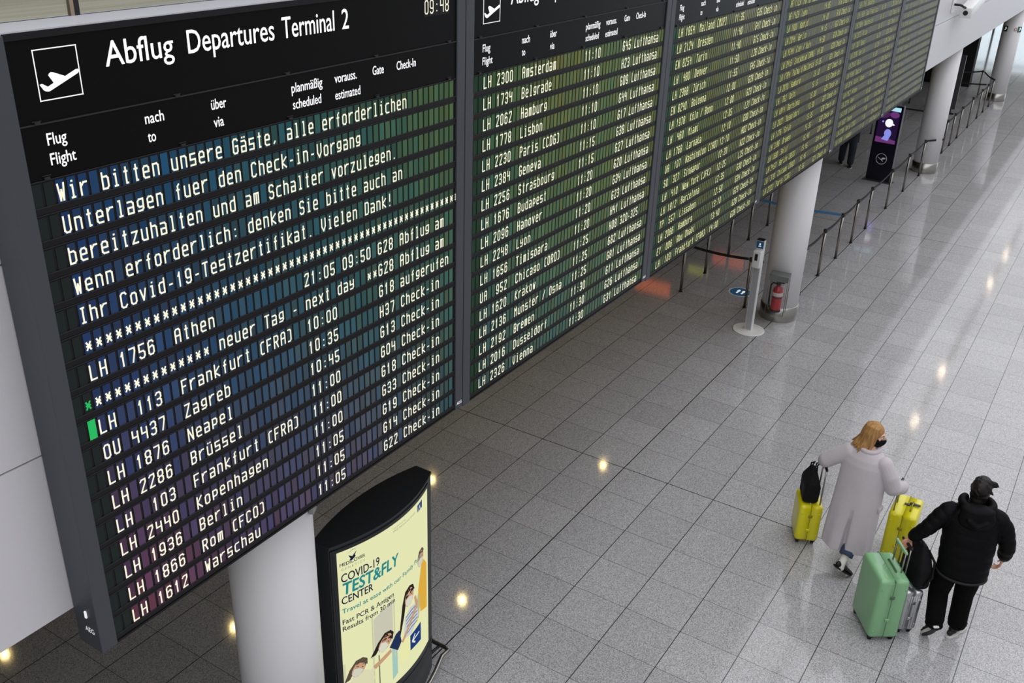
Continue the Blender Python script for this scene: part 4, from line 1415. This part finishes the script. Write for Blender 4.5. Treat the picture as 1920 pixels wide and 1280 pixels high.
def add_head(bm, c, yaw, pitch=0.0, s=1.0):
    """skull with jaw, nose, lips, brow, eye sockets and ears; looks along +x before turning"""
    R = Matrix.Rotation(yaw, 4, 'Z') @ Matrix.Rotation(pitch, 4, 'Y')
    C = Vector(c)
    P = lambda x, y, z: C + (R @ Vector((x * s, y * s, z * s)))
    add_sphere(bm, P(-0.012, 0, 0.03), (0.098 * s, 0.076 * s, 0.098 * s), 3, R.to_3x3())
    add_sphere(bm, P(0.030, 0, -0.035), (0.062 * s, 0.058 * s, 0.080 * s), 3, R.to_3x3())
    add_sphere(bm, P(0.052, 0, -0.092), (0.030 * s, 0.032 * s, 0.022 * s), 2, R.to_3x3())
    prim_chain(bm, [P(0.088, 0, 0.022), P(0.104, 0, -0.012), P(0.108, 0, -0.028)], [0.008 * s, 0.012 * s, 0.013 * s])
    for y in (-0.011, 0.011):
        add_sphere(bm, P(0.094, y, -0.032), 0.010 * s, 2)
    prim_chain(bm, [P(0.075, -0.042, 0.032), P(0.091, 0, 0.038), P(0.075, 0.042, 0.032)], [0.010 * s, 0.011 * s, 0.010 * s])
    for dz_ in (-0.056, -0.066):
        prim_chain(bm, [P(0.072, -0.022, dz_), P(0.086, 0, dz_), P(0.072, 0.022, dz_)], [0.006 * s, 0.008 * s, 0.006 * s])
    for y in (-1, 1):
        add_sphere(bm, P(0.060, y * 0.040, -0.012), (0.022 * s, 0.020 * s, 0.018 * s), 2)
        add_sphere(bm, P(-0.008, y * 0.078, -0.005), (0.018 * s, 0.009 * s, 0.032 * s), 2, R.to_3x3())
        add_sphere(bm, P(-0.004, y * 0.074, -0.035), (0.010 * s, 0.008 * s, 0.012 * s), 2)
    return P

def eyes(parent, P, s=1.0):
    for y in (-0.032, 0.032):
        bm = bm_new()
        add_sphere(bm, P(0.074, y, 0.012), 0.0125 * s, 3, None, 0)
        add_sphere(bm, P(0.0845, y, 0.012), 0.0052 * s, 2, None, 1)
        obj('eye', bm, [mat('eye_white', srgb(228, 224, 218), 0.3), mat('eye_iris', srgb(60, 48, 38), 0.3)], parent)
        bm = bm_new()
        prim_chain(bm, [P(0.080, y * 0.45, 0.034), P(0.088, y, 0.040), P(0.074, y * 1.7, 0.034)], [0.003, 0.0045, 0.002], 1)
        obj('eyebrow', bm, mat('brow', srgb(86, 60, 40), 0.8), parent)

def shoe(parent, name, M, m_up, m_sole, L=0.27, h=0.085, sole_t=0.025, low=False):
    """foot-local: ankle above the origin, x towards the toe; M places it"""
    bm = bm_new()
    k = L / 0.27
    prof = [(-0.075, 0.030, 0.050), (-0.03, 0.036, 0.055), (0.04, 0.040, 0.044), (0.10, 0.046, 0.034), (0.15, 0.042, 0.026), (0.178, 0.030, 0.018)]
    for x, ry, hz in prof:
        add_sphere(bm, (x * k, 0, sole_t + hz * 0.55), (0.042 * k, ry, hz * 0.72), 2)
    if not low:
        prim_chain(bm, [(-0.035 * k, 0, sole_t + 0.04), (-0.03 * k, 0, sole_t + h)], [0.042, 0.040])
    for v in bm.verts:
        v.co.z = max(v.co.z, sole_t * 0.6)
    bmesh.ops.transform(bm, matrix=M, verts=bm.verts[:])
    up = soften(name, bm, m_up, parent, 0.006, 3)
    bm = bm_new()
    out = [(-0.118, 0.0), (-0.110, 0.026), (-0.07, 0.038), (0.0, 0.036), (0.08, 0.050), (0.15, 0.046), (0.195, 0.025), (0.208, 0.0)]
    pl = [(x * k, y) for x, y in out] + [(x * k, -y) for x, y in reversed(out[1:-1])]
    prism(bm, pl, 0.0, sole_t)
    bmesh.ops.bevel(bm, geom=[e for e in bm.edges if abs(e.verts[0].co.z - e.verts[1].co.z) < 1e-6], offset=0.005, segments=2, affect='EDGES')
    bmesh.ops.transform(bm, matrix=M, verts=bm.verts[:])
    so = obj('sole', bm, m_sole, up)
    if not low:
        bm = bm_new()
        prism(bm, [(x * 0.96, y * 0.93) for x, y in pl], -0.006, 0.002)
        bmesh.ops.transform(bm, matrix=M, verts=bm.verts[:])
        obj('outsole', bm, M_RUBBER, so)
    return up

SKIN_W = mat('skin_light', srgb(222, 176, 152), 0.5)
SKIN_M = mat('skin_warm', srgb(206, 150, 122), 0.5)

# ---------------------------------------------------------------- woman
WT = math.radians(-8)
W_ = thing('person', 'person with blond hair in a long light grey coat walking between two yellow suitcases', 'person', (-0.28, -2.84, 0), WT)
LS, RS = (0.04, 0.185, 1.37), (0.02, -0.185, 1.365)
LE, LH_ = (-0.01, 0.395, 1.165), (0.17, 0.475, 1.02)
RE, RH_ = (0.03, -0.315, 1.11), (0.29, -0.335, 1.01)
bm = bm_new()
prim_chain(bm, [(-0.02, 0, 0.93), (-0.01, 0, 1.10), (0.02, 0, 1.28), (0.05, 0, 1.38)], [0.13, 0.11, 0.125, 0.08])
prim_chain(bm, [(0.06, 0, 1.38), (0.085, 0, 1.49)], [0.058, 0.052])
for S0, S1, S2 in ((LS, LE, LH_), (RS, RE, RH_)):
    prim_chain(bm, [S0, S1, S2], [0.055, 0.042, 0.028])
prim_chain(bm, [(-0.02, -0.085, 0.90), (0.0, -0.085, 0.50), (-0.29, -0.075, 0.20)], [0.085, 0.055, 0.036])
prim_chain(bm, [(-0.02, 0.085, 0.90), (0.16, 0.085, 0.50), (0.26, 0.08, 0.10)], [0.085, 0.055, 0.036])
WP = add_head(bm, (0.105, -0.005, 1.585), math.radians(-82), 0.10)
add_hand(bm, LH_, (0.7, 0.1, -0.5), (0.3, 0, -1), 0.75, 0.95, 1)
add_hand(bm, RH_, (0.8, 0.0, -0.4), (0.2, 0, -1), 0.75, 0.95, -1)
body = soften('body', bm, SKIN_W, W_, 0.0055, 3)
eyes(W_, WP)
# coat
def coatf(t, z):
    k = 1.0 + 0.036 * math.sin(9 * t + 1.3) * max(0, (1.15 - z)) + 0.015 * math.sin(5 * t + z * 3)
    d = abs(((t - PI - 0.12 + PI) % (2 * PI)) - PI)
    if z < 0.82:
        k -= 0.42 * math.exp(-(d / (0.05 + 0.10 * (0.82 - z))) ** 4) * min(1, (0.82 - z) * 4)
        if 0 < (t - PI - 0.12) < 0.9:
            k -= 0.07 * min(1, (0.82 - z) * 2)
    return k
bm = bm_new()
M_COAT = mat('grey_wool', srgb(198, 190, 194), 0.95, spec=0.15, noise=(60, 0.06), bump=(220, 0.25), sheen=0.3)
prof = [(0.30, -0.07, 0.215, 0.265), (0.45, -0.06, 0.20, 0.262), (0.65, -0.04, 0.185, 0.258), (0.85, -0.02, 0.172, 0.252), (1.00, -0.005, 0.162, 0.246), (1.15, 0.01, 0.155, 0.242),
        (1.28, 0.025, 0.146, 0.236), (1.35, 0.035, 0.130, 0.215), (1.40, 0.045, 0.110, 0.165), (1.44, 0.055, 0.092, 0.105), (1.465, 0.06, 0.082, 0.085)]
rings = []
for (z0, c0, a0, b0), (z1, c1, a1, b1) in zip(prof, prof[1:]):
    n = max(2, int((z1 - z0) / 0.03))
    for i in range(n):
        f = i / n
        rings.append(ring(c0 + (c1 - c0) * f, 0, z0 + (z1 - z0) * f, a0 + (a1 - a0) * f, b0 + (b1 - b0) * f, 120, coatf))
prim_loft(bm, rings)
prim_chain(bm, [(0.03, 0.19, 1.345), (0.01, 0.30, 1.25), LE, (0.08, 0.44, 1.10), (0.16, 0.47, 1.035)], [0.086, 0.088, 0.086, 0.076, 0.066], 3)
prim_chain(bm, [(0.02, -0.19, 1.34), (0.015, -0.27, 1.22), RE, (0.16, -0.335, 1.055), (0.27, -0.345, 1.02)], [0.086, 0.088, 0.086, 0.076, 0.066], 3)
for p, r in (((0.03, 0.42, 1.13), 0.078), ((0.11, 0.455, 1.07), 0.078), ((0.10, -0.33, 1.085), 0.08), ((0.22, -0.345, 1.035), 0.075)):
    add_sphere(bm, p, r, 3)
coat = soften('coat', bm, M_COAT, W_, 0.008, 3)
bm = bm_new()
add_rbox(bm, -0.06, 0.04, -0.268, -0.246, 0.80, 0.86, 0.006, 2)
obj('pocket_flap', bm, M_COAT, coat)
bm = bm_new()      # collar
prim_chain(bm, [(0.06 + 0.088 * math.cos(t), 0.092 * math.sin(t), 1.448 + 0.012 * math.cos(t)) for t in [PI * (0.35 + 1.3 * i / 12) for i in range(13)]], [0.026] * 13, 2)
soften('collar', bm, M_COAT, coat, 0.007, 2)
# jeans, socks, shoes
bm = bm_new()
prim_chain(bm, [(-0.02, -0.085, 0.85), (0.0, -0.085, 0.52), (-0.14, -0.082, 0.36)], [0.10, 0.08, 0.072], 3)
add_cyl(bm, (-0.13, -0.082, 0.37), (-0.235, -0.078, 0.265), 0.071, 0.075, 24)
prim_chain(bm, [(-0.02, 0.085, 0.85), (0.16, 0.085, 0.50), (0.235, 0.082, 0.22)], [0.10, 0.08, 0.068], 3)
soften('jeans', bm, mat('denim', srgb(52, 66, 92), 0.9, noise=(90, 0.15)), W_, 0.008, 2)
bm = bm_new()
prim_chain(bm, [(-0.20, -0.08, 0.29), (-0.24, -0.077, 0.25), (-0.29, -0.075, 0.20), (-0.305, -0.075, 0.14)], [0.04, 0.041, 0.037, 0.038], 2)
soften('sock', bm, mat('white_sock', srgb(222, 220, 212), 0.9), W_, 0.006, 2)
bm = bm_new()
prim_chain(bm, [(0.235, 0.082, 0.22), (0.26, 0.08, 0.10)], [0.041, 0.038], 2)
soften('sock', bm, MATS['white_sock'], W_, 0.006, 2)
M_SHOEB = mat('black_leather', srgb(18, 18, 20), 0.45)
MB = Matrix.Translation((-0.300, -0.072, 0.115)) @ Matrix.Rotation(math.radians(-34), 4, 'Z') @ Matrix.Rotation(math.radians(36), 4, 'Y') @ Matrix.Translation((0.0, 0, 0))
shoe(W_, 'shoe', MB, M_SHOEB, M_RUBBER, 0.245, low=True, sole_t=0.018)
MB = Matrix.Translation((0.285, 0.08, 0.022)) @ Matrix.Rotation(math.radians(-8), 4, 'Y')
shoe(W_, 'shoe', MB, M_SHOEB, M_RUBBER, 0.245, low=True, sole_t=0.018)
# face mask
bm = bm_new()
rows = []
for i, z in enumerate((0.002, -0.02, -0.045, -0.07, -0.098, -0.112)):
    r = []
    for j in range(13):
        t = math.radians(-78 + 13 * j)
        bul = (0.018, 0.030, 0.026, 0.016, 0.008, -0.006)[i] * math.cos(t) ** 2
        shrink = 1.0 if abs(j - 6) < 5 else 0.99
        r.append(bm.verts.new(WP((0.082 + bul + (0.008 if i < 4 else -0.004)) * math.cos(t) * shrink + 0.008, 0.070 * math.sin(t), z * (1 - 0.25 * (abs(j - 6) / 6)) - 0.006)))
    rows.append(r)
for a, b in zip(rows, rows[1:]):
    for j in range(12):
        f = bm.faces.new((a[j], a[j + 1], b[j + 1], b[j]))
        f.smooth = True
bmesh.ops.solidify(bm, geom=bm.faces[:], thickness=0.004)
msk = obj('face_mask', bm, mat('black_mask', srgb(20, 20, 22), 0.8), W_)
bm = bm_new()
for y in (-1, 1):
    add_tube(bm, [WP(0.03, y * 0.072, -0.02), WP(0.0, y * 0.084, 0.01), WP(-0.03, y * 0.082, 0.0), WP(-0.02, y * 0.08, -0.035), WP(0.03, y * 0.068, -0.06)], 0.0025, 6)
obj('ear_loop', bm, MATS['black_mask'], msk)
# hair: cap plus many locks falling from the crown to the shoulders
def hairmat(name, c, c2, scale):
    m = mat(name, srgb(*c), 0.5, spec=0.3)
    nt = m.node_tree
    p = nt.nodes['Principled BSDF']
    tc = nt.nodes.new('ShaderNodeTexCoord')
    mp = nt.nodes.new('ShaderNodeMapping')
    mp.inputs['Scale'].default_value = (scale, scale, scale * 0.08)
    n = nt.nodes.new('ShaderNodeTexNoise')
    n.inputs['Scale'].default_value = 1
    mx = nt.nodes.new('ShaderNodeMix')
    mx.data_type = 'RGBA'
    mx.inputs['A'].default_value = srgb(*c)
    mx.inputs['B'].default_value = srgb(*c2)
    nt.links.new(tc.outputs['Object'], mp.inputs[0])
    nt.links.new(mp.outputs[0], n.inputs['Vector'])
    nt.links.new(n.outputs['Fac'], mx.inputs['Factor'])
    nt.links.new(mx.outputs['Result'], p.inputs['Base Color'])
    return m
rnd = random.Random(5)
bm = bm_new()
Rw = Matrix.Rotation(math.radians(-82), 4, 'Z') @ Matrix.Rotation(0.10, 4, 'Y')
for i in range(13):
    z = 0.052
add_sphere(bm, WP(-0.022, 0, 0.042), (0.104, 0.088, 0.102), 3, Rw.to_3x3())
for ringi, nl in ((0, 26), (1, 24)):
    for i in range(nl):
        t = math.radians(70 + 226 * (i + 0.5 * ringi) / (nl - 1))
        c, s = math.cos(t), math.sin(t)
        fl2 = rnd.uniform(-0.024, 0.022)
        ln = rnd.uniform(-0.015, 0.025)
        pts = [WP(-0.02 + 0.03 * c, 0.02 * s, 0.138), WP(-0.02 + 0.085 * c, 0.07 * s, 0.10), WP(-0.024 + 0.102 * c, 0.086 * s, 0.03), WP(-0.028 + 0.104 * c, 0.090 * s, -0.05),
               WP(-0.034 + (0.112 + fl2) * c, (0.102 + fl2) * s, -0.115), WP(-0.040 + (0.128 + fl2) * c, (0.118 + fl2) * s, -0.165 + ln), WP(-0.044 + (0.142 + fl2) * c, (0.130 + fl2) * s, -0.195 + ln)]
        prim_chain(bm, pts, [0.010, 0.013, 0.0135, 0.0135, 0.0125, 0.010, 0.004], 1)
soften('hair', bm, hairmat('blond_hair', (104, 64, 28), (214, 166, 104), 60), W_, 0.0045, 1)

# ---------------------------------------------------------------- man
MTH = math.radians(17)
M_ = thing('person', 'person in black puffer jacket and black trousers walking and pulling the green suitcase', 'person', (-0.86, -3.98, 0), MTH)
def ml(x, y, z):     # world to the man's local frame
    d = Vector((x + 0.86, y + 3.98, 0))
    return (d.x * math.cos(MTH) + d.y * math.sin(MTH), -d.x * math.sin(MTH) + d.y * math.cos(MTH), z)
mLS, mRS = (0.10, 0.20, 1.42), (0.10, -0.225, 1.42)
mLH = (0.05, 0.49, 1.02)
mLE = (0.02, 0.37, 1.20)
mRE, mRH = (0.05, -0.36, 1.13), (0.12, -0.375, 0.93)
bm = bm_new()
prim_chain(bm, [(-0.02, 0, 0.92), (0.02, 0, 1.10), (0.06, 0, 1.30), (0.10, 0, 1.42)], [0.135, 0.125, 0.135, 0.085])
prim_chain(bm, [(0.11, -0.01, 1.42), (0.17, -0.03, 1.53)], [0.062, 0.056])
for a, b, c in ((mLS, mLE, mLH), (mRS, mRE, mRH)):
    prim_chain(bm, [a, b, c], [0.06, 0.046, 0.031])
mHL, mKL, mAL = (-0.02, 0.095, 0.90), (0.03, 0.125, 0.50), (-0.17, 0.134, 0.22)
mHR, mKR, mAR = (-0.02, -0.095, 0.90), (0.06, -0.11, 0.50), (0.03, -0.116, 0.10)
prim_chain(bm, [mHL, mKL, mAL], [0.095, 0.058, 0.038])
prim_chain(bm, [mHR, mKR, mAR], [0.095, 0.058, 0.038])
MP = add_head(bm, (0.20, -0.045, 1.605), math.radians(-22), 0.06)
add_hand(bm, mLH, (-0.15, 0.45, -0.75), (-1, 0.1, -0.3), 0.95, 1.05, 1)
add_hand(bm, mRH, (-0.05, 0.15, -0.95), (0.35, 0.9, 0), 0.6, 0.86, -1)
soften('body', bm, SKIN_M, M_, 0.0055, 3)
eyes(M_, MP)
M_PUFF = mat('black_puffer', srgb(7, 7, 9), 0.6, spec=0.12, bump=(26, 0.3))
def puff(t, z):
    q = ((z - 0.80) / 0.115) % 1.0
    return 1.0 + 0.038 * math.sqrt(max(0, math.sin(PI * q))) - 0.02
bm = bm_new()
prof = [(0.80, -0.03, 0.172, 0.215), (0.84, -0.03, 0.182, 0.228), (0.95, -0.01, 0.185, 0.235), (1.10, 0.02, 0.180, 0.242), (1.25, 0.05, 0.175, 0.248), (1.36, 0.08, 0.160, 0.245),
        (1.43, 0.095, 0.135, 0.205), (1.48, 0.11, 0.105, 0.13), (1.52, 0.12, 0.088, 0.092)]
rings = []
for (z0, c0, a0, b0), (z1, c1, a1, b1) in zip(prof, prof[1:]):
    n = max(2, int((z1 - z0) / 0.012))
    for i in range(n):
        f = i / n
        rings.append(ring(c0 + (c1 - c0) * f, -0.012, z0 + (z1 - z0) * f, a0 + (a1 - a0) * f, b0 + (b1 - b0) * f, 64, puff if z0 < 1.4 else None))
prim_loft(bm, rings)
def sleeve(bm, pts, r0, r1, n=9):
    pts = [Vector(p) for p in pts]
    L = [0]
    for a, b in zip(pts, pts[1:]):
        L.append(L[-1] + (b - a).length)
    def atl(l):
        for i in range(len(pts) - 1):
            if l <= L[i + 1] + 1e-9:
                f = (l - L[i]) / (L[i + 1] - L[i])
                return pts[i].lerp(pts[i + 1], f)
        return pts[-1]
    m = n * 4
    P_, R_ = [], []
    for i in range(m + 1):
        f = i / m
        P_.append(atl(L[-1] * f))
        R_.append((r0 + (r1 - r0) * f) * (0.93 + 0.10 * abs(math.sin(PI * f * n)) ** 0.5))
    prim_chain(bm, P_, R_, 2)
sleeve(bm, [(0.09, 0.19, 1.40), (0.06, 0.27, 1.33), mLE, (0.045, 0.465, 1.065)], 0.095, 0.062, 6)
sleeve(bm, [(0.09, -0.21, 1.40), (0.07, -0.30, 1.30), mRE, (0.105, -0.372, 0.985)], 0.095, 0.066, 6)
jk = soften('jacket', bm, M_PUFF, M_, 0.008, 2)
bm = bm_new()      # hood lying on the back
prim_chain(bm, [(0.11 + 0.115 * math.cos(t) - 0.02, 0.135 * math.sin(t) - 0.015, 1.520 + 0.012 * math.cos(t)) for t in [PI * (0.28 + 1.44 * i / 16) for i in range(17)]], [0.040] * 17, 2)
add_sphere(bm, (-0.045, -0.01, 1.43), (0.078, 0.165, 0.13), 3)
add_sphere(bm, (-0.015, -0.01, 1.505), (0.095, 0.155, 0.055), 3)
prim_chain(bm, [(-0.115, -0.09, 1.44), (-0.13, -0.01, 1.385), (-0.115, 0.07, 1.44)], [0.022, 0.028, 0.022], 2)
soften('hood', bm, M_PUFF, jk, 0.008, 2)
bm = bm_new()
prim_chain(bm, [(-0.035 + 0.172 * math.cos(t), -0.012 + 0.222 * math.sin(t), 0.80) for t in [2 * PI * i / 32 for i in range(33)]], [0.014] * 33, 1)
soften('hem_band', bm, mat('hem_black', srgb(17, 17, 17), 0.7), jk, 0.006, 1)
for z0, lay_ in ((0, 0),):
    bm = bm_new()
    pc = Vector((0.045, 0.325, 1.355))
    nn = Vector((-0.55, 0.35, 0.75)).normalized()
    add_cyl(bm, pc - nn * 0.01, pc + nn * 0.012, 0.024, None, 20)
    obj('sleeve_badge', bm, mat('badge_white', srgb(206, 206, 206), 0.5), jk)
bm = bm_new()
M_TRS = mat('black_trousers', srgb(8, 8, 9), 0.85, spec=0.1, bump=(20, 0.3))
prim_chain(bm, [(-0.02, -0.06, 0.90), (-0.02, 0.06, 0.90)], [0.15, 0.15], 3)
prim_chain(bm, [mHL, (0.01, 0.118, 0.66), mKL, (-0.08, 0.13, 0.37), (-0.135, 0.132, 0.285), (-0.15, 0.133, 0.25)], [0.122, 0.108, 0.094, 0.090, 0.088, 0.074], 3)
prim_chain(bm, [mHR, (0.03, -0.106, 0.66), mKR, (0.045, -0.114, 0.30), (0.034, -0.116, 0.18), (0.03, -0.116, 0.15)], [0.122, 0.108, 0.094, 0.090, 0.090, 0.074], 3)
for (cx2, cy2, cz2) in ((-0.13, 0.132, 0.30), (0.037, -0.116, 0.19), (-0.16, 0.133, 0.235), (0.03, -0.116, 0.135)):
    add_sphere(bm, (cx2, cy2, cz2), (0.088, 0.086, 0.028), 3)
soften('trousers', bm, M_TRS, M_, 0.008, 2)
M_SNK = mat('black_sneaker', srgb(16, 16, 17), 0.6)
M_SOLEW = mat('white_sole', srgb(214, 214, 210), 0.5)
ML = Matrix.Translation((-0.175, 0.136, 0.155)) @ Matrix.Rotation(math.radians(16), 4, 'Z') @ Matrix.Rotation(math.radians(54), 4, 'Y') @ Matrix.Translation((0, 0, 0))
shoe(M_, 'sneaker', ML, M_SNK, M_SOLEW, 0.28, sole_t=0.03)
MR = Matrix.Translation((0.045, -0.118, 0.0)) @ Matrix.Rotation(math.radians(-38), 4, 'Z')
shoe(M_, 'sneaker', MR, M_SNK, M_SOLEW, 0.28, sole_t=0.03)
bm = bm_new()
rnd = random.Random(11)
Rm = Matrix.Rotation(math.radians(-22), 4, 'Z') @ Matrix.Rotation(0.06, 4, 'Y')
add_sphere(bm, MP(-0.022, 0, 0.040), (0.110, 0.090, 0.108), 3, Rm.to_3x3())
for i in range(60):
    t = rnd.uniform(0, 2 * PI)
    ph = rnd.uniform(0.15, 1.9)
    c, s = math.cos(t), math.sin(t)
    if c > 0.55 and ph > 1.2:
        continue
    a = Vector((-0.022 + 0.100 * math.sin(ph) * c, 0.084 * math.sin(ph) * s, 0.040 + 0.100 * math.cos(ph)))
    dv = Vector((c * 0.3, s * 0.3 - 0.45, -0.55 * math.sin(ph))).normalized()
    l = rnd.uniform(0.02, 0.045)
    prim_chain(bm, [MP(*a), MP(*(a + dv * l * 0.5)), MP(*(a + dv * l))], [0.017, 0.012, 0.004], 1)
for k_ in range(4):          # strands blown to the right
    z = 0.10 - 0.014 * k_
    prim_chain(bm, [MP(0.02, -0.06, z), MP(0.025, -0.095, z + 0.004), MP(0.03, -0.118 - 0.008 * (k_ % 3), z + 0.002)], [0.018, 0.012, 0.004], 1)
add_sphere(bm, MP(-0.062, 0, -0.085), (0.052, 0.056, 0.07), 3)
for k_ in range(9):          # nape
    y = (k_ - 4) * 0.016
    prim_chain(bm, [MP(-0.10 + abs(y) * 0.4, y, -0.02), MP(-0.088 + abs(y) * 0.5, y * 0.85, -0.085), MP(-0.078 + abs(y) * 0.5, y * 0.7, -0.13 + abs(y) * 0.5)], [0.020, 0.017, 0.008], 1)
soften('hair', bm, hairmat('dark_hair', (20, 17, 16), (38, 32, 29), 90), M_, 0.0055, 1)

# ---------------------------------------------------------------- bags
M_BAG = mat('black_nylon', srgb(13, 13, 15), 0.75, spec=0.25, bump=(40, 0.2))
TB = thing('tote_bag', 'black angular tote bag hanging over the handle of the small yellow suitcase', 'bag', (-0.087, -2.299, 0.545), math.radians(25))
bm = bm_new()
sec = [(0.0, 0.075, 0.13), (0.02, 0.085, 0.14), (0.20, 0.085, 0.155), (0.24, 0.075, 0.15), (0.36, 0.035, 0.085), (0.375, 0.022, 0.07)]
rings = []
for z, a, b in sec:
    r = 0.025
    rings.append([(x, y, z) for x, y in ((-b + r, -a), (b - r, -a), (b, -a + r), (b, a - r), (b - r, a), (-b + r, a), (-b, a - r), (-b, -a + r))])
prim_loft(bm, rings)
obj('body', bm, M_BAG, TB)
for sy in (-1, 1):
    bm = bm_new()
    add_tube(bm, [(-0.05, sy * 0.03, 0.35), (-0.03, sy * 0.028, 0.42), (0.0, sy * 0.03 - 0.03, 0.455), (0.03, sy * 0.028, 0.42), (0.05, sy * 0.03, 0.35)], 0.008, 8)
    obj('strap', bm, M_BAG, TB)
BP = thing('backpack', 'black backpack standing on the small silver suitcase beside the person in black', 'bag', (-0.915, -3.575, 0.565), math.radians(38))
bm = bm_new()
sec = [(0.0, 0.085, 0.19), (0.03, 0.10, 0.20), (0.22, 0.10, 0.19), (0.32, 0.075, 0.15), (0.40, 0.045, 0.09), (0.42, 0.03, 0.06)]
rings = []
for z, a, b in sec:
    rings.append([(b * math.copysign(abs(math.cos(t)) ** 0.6, math.cos(t)), 0.88 * a * math.copysign(abs(math.sin(t)) ** 0.6, math.sin(t)) - 0.04, z) for t in [2 * PI * i / 32 for i in range(32)]])
prim_loft(bm, rings)
soften('body', bm, M_BAG, BP, 0.009, 3)
bm = bm_new()
add_tube(bm, [(-0.20, -0.03, 0.05), (-0.215, -0.09, 0.16), (-0.16, -0.11, 0.30), (-0.08, -0.07, 0.39)], 0.013, 8)
obj('shoulder_strap', bm, M_BAG, BP)
bm = bm_new()
add_tube(bm, [(-0.06, -0.02, 0.40), (-0.03, -0.02, 0.45), (0.03, -0.02, 0.45), (0.06, -0.02, 0.40)], 0.008, 8)
obj('carry_loop', bm, M_BAG, BP)
bm = bm_new()
add_rbox(bm, -0.13, 0.13, -0.145, -0.09, 0.03, 0.20, 0.022, 3)
obj('front_pocket', bm, M_BAG, BP)
bm = bm_new()
add_tube(bm, [(0.13, -0.08, 0.33), (0.17, -0.12, 0.29), (0.19, -0.13, 0.25)], 0.006, 6)
obj('loose_strap', bm, M_BAG, BP)

# ---------------------------------------------------------------- person behind the board, only the legs show below its edge
P3 = thing('person', 'person in dark trousers whose legs show below the lower edge of the board', 'person', (16.5, 1.84, 0), math.radians(200))
bm = bm_new()
prim_chain(bm, [(0, 0, 0.92), (0, 0, 1.10), (0.02, 0, 1.30), (0.03, 0, 1.42)], [0.135, 0.125, 0.135, 0.085])
prim_chain(bm, [(0.03, 0, 1.42), (0.05, 0, 1.53)], [0.06, 0.055])
for sy in (-1, 1):
    prim_chain(bm, [(0.03, sy * 0.2, 1.40), (-0.06, sy * 0.27, 1.16), (0.10, sy * 0.18, 1.08)], [0.058, 0.046, 0.031])
    add_hand(bm, (0.12, sy * 0.17, 1.07), (0.5, -sy * 0.8, 0.1), (-0.9, 0, -0.2), 0.5, 1.0, sy)
    prim_chain(bm, [(0, sy * 0.09, 0.90), (0.04 + sy * 0.10, sy * 0.10, 0.50), (sy * 0.16, sy * 0.10, 0.10)], [0.095, 0.058, 0.038])
P3P = add_head(bm, (0.07, 0, 1.62), 0.0, 0.05)
soften('body', bm, SKIN_M, P3, 0.007, 3)
bm = bm_new()
prim_chain(bm, [(0, -0.05, 0.90), (0, 0.05, 0.90)], [0.15, 0.15], 3)
for sy in (-1, 1):
    prim_chain(bm, [(0, sy * 0.09, 0.90), (0.04 + sy * 0.10, sy * 0.105, 0.50), (sy * 0.16, sy * 0.10, 0.11)], [0.122, 0.098, 0.082], 3)
soften('trousers', bm, mat('dark_denim', srgb(44, 52, 62), 0.9), P3, 0.009, 2)
bm = bm_new()
rings = [ring(0.0, 0, 0.62 + 0.035 * i, 0.19 - 0.0012 * i, 0.25 - 0.0015 * i, 32) for i in range(22)] + [ring(0.02, 0, 1.42, 0.13, 0.19, 32), ring(0.03, 0, 1.47, 0.09, 0.10, 32)]
prim_loft(bm, rings)
for sy in (-1, 1):
    prim_chain(bm, [(0.03, sy * 0.2, 1.38), (-0.06, sy * 0.28, 1.16), (0.10, sy * 0.19, 1.08)], [0.09, 0.075, 0.06], 3)
soften('coat', bm, mat('dark_coat', srgb(20, 20, 22), 0.8), P3, 0.010, 3)
for sy in (-1, 1):
    shoe(P3, 'shoe', Matrix.Translation((sy * 0.16 + 0.02, sy * 0.10, 0.0)), M_SNK, M_SOLEW, 0.27, sole_t=0.02)
bm = bm_new()
add_sphere(bm, P3P(-0.022, 0, 0.042), (0.108, 0.088, 0.104), 3)
for k_ in range(9):
    prim_chain(bm, [P3P(-0.09, (k_ - 4) * 0.016, 0.0), P3P(-0.085, (k_ - 4) * 0.015, -0.07)], [0.018, 0.010], 1)
soften('hair', bm, MATS['dark_hair'], P3, 0.007, 1)

# small box fixed to the nearest column just below the board
ca = math.radians(-62)
BXT = thing('junction_box', 'small grey box fixed to the nearest column just under the board edge', 'box', (-5.84 + 0.303 * math.cos(ca), 0.303 * math.sin(ca), 2.80), ca)
bm = bm_new()
add_rbox(bm, 0.0, 0.035, -0.05, 0.05, 0.0, 0.13, 0.006, 2)
obj('housing', bm, mat('box_grey', srgb(158, 156, 154), 0.5), BXT)
bm = bm_new()
add_tube(bm, [(0.036, 0.03, 0.02), (0.046, -0.01, 0.06), (0.036, -0.035, 0.11)], 0.005, 6)
obj('cable', bm, M_RUBBER, BXT)
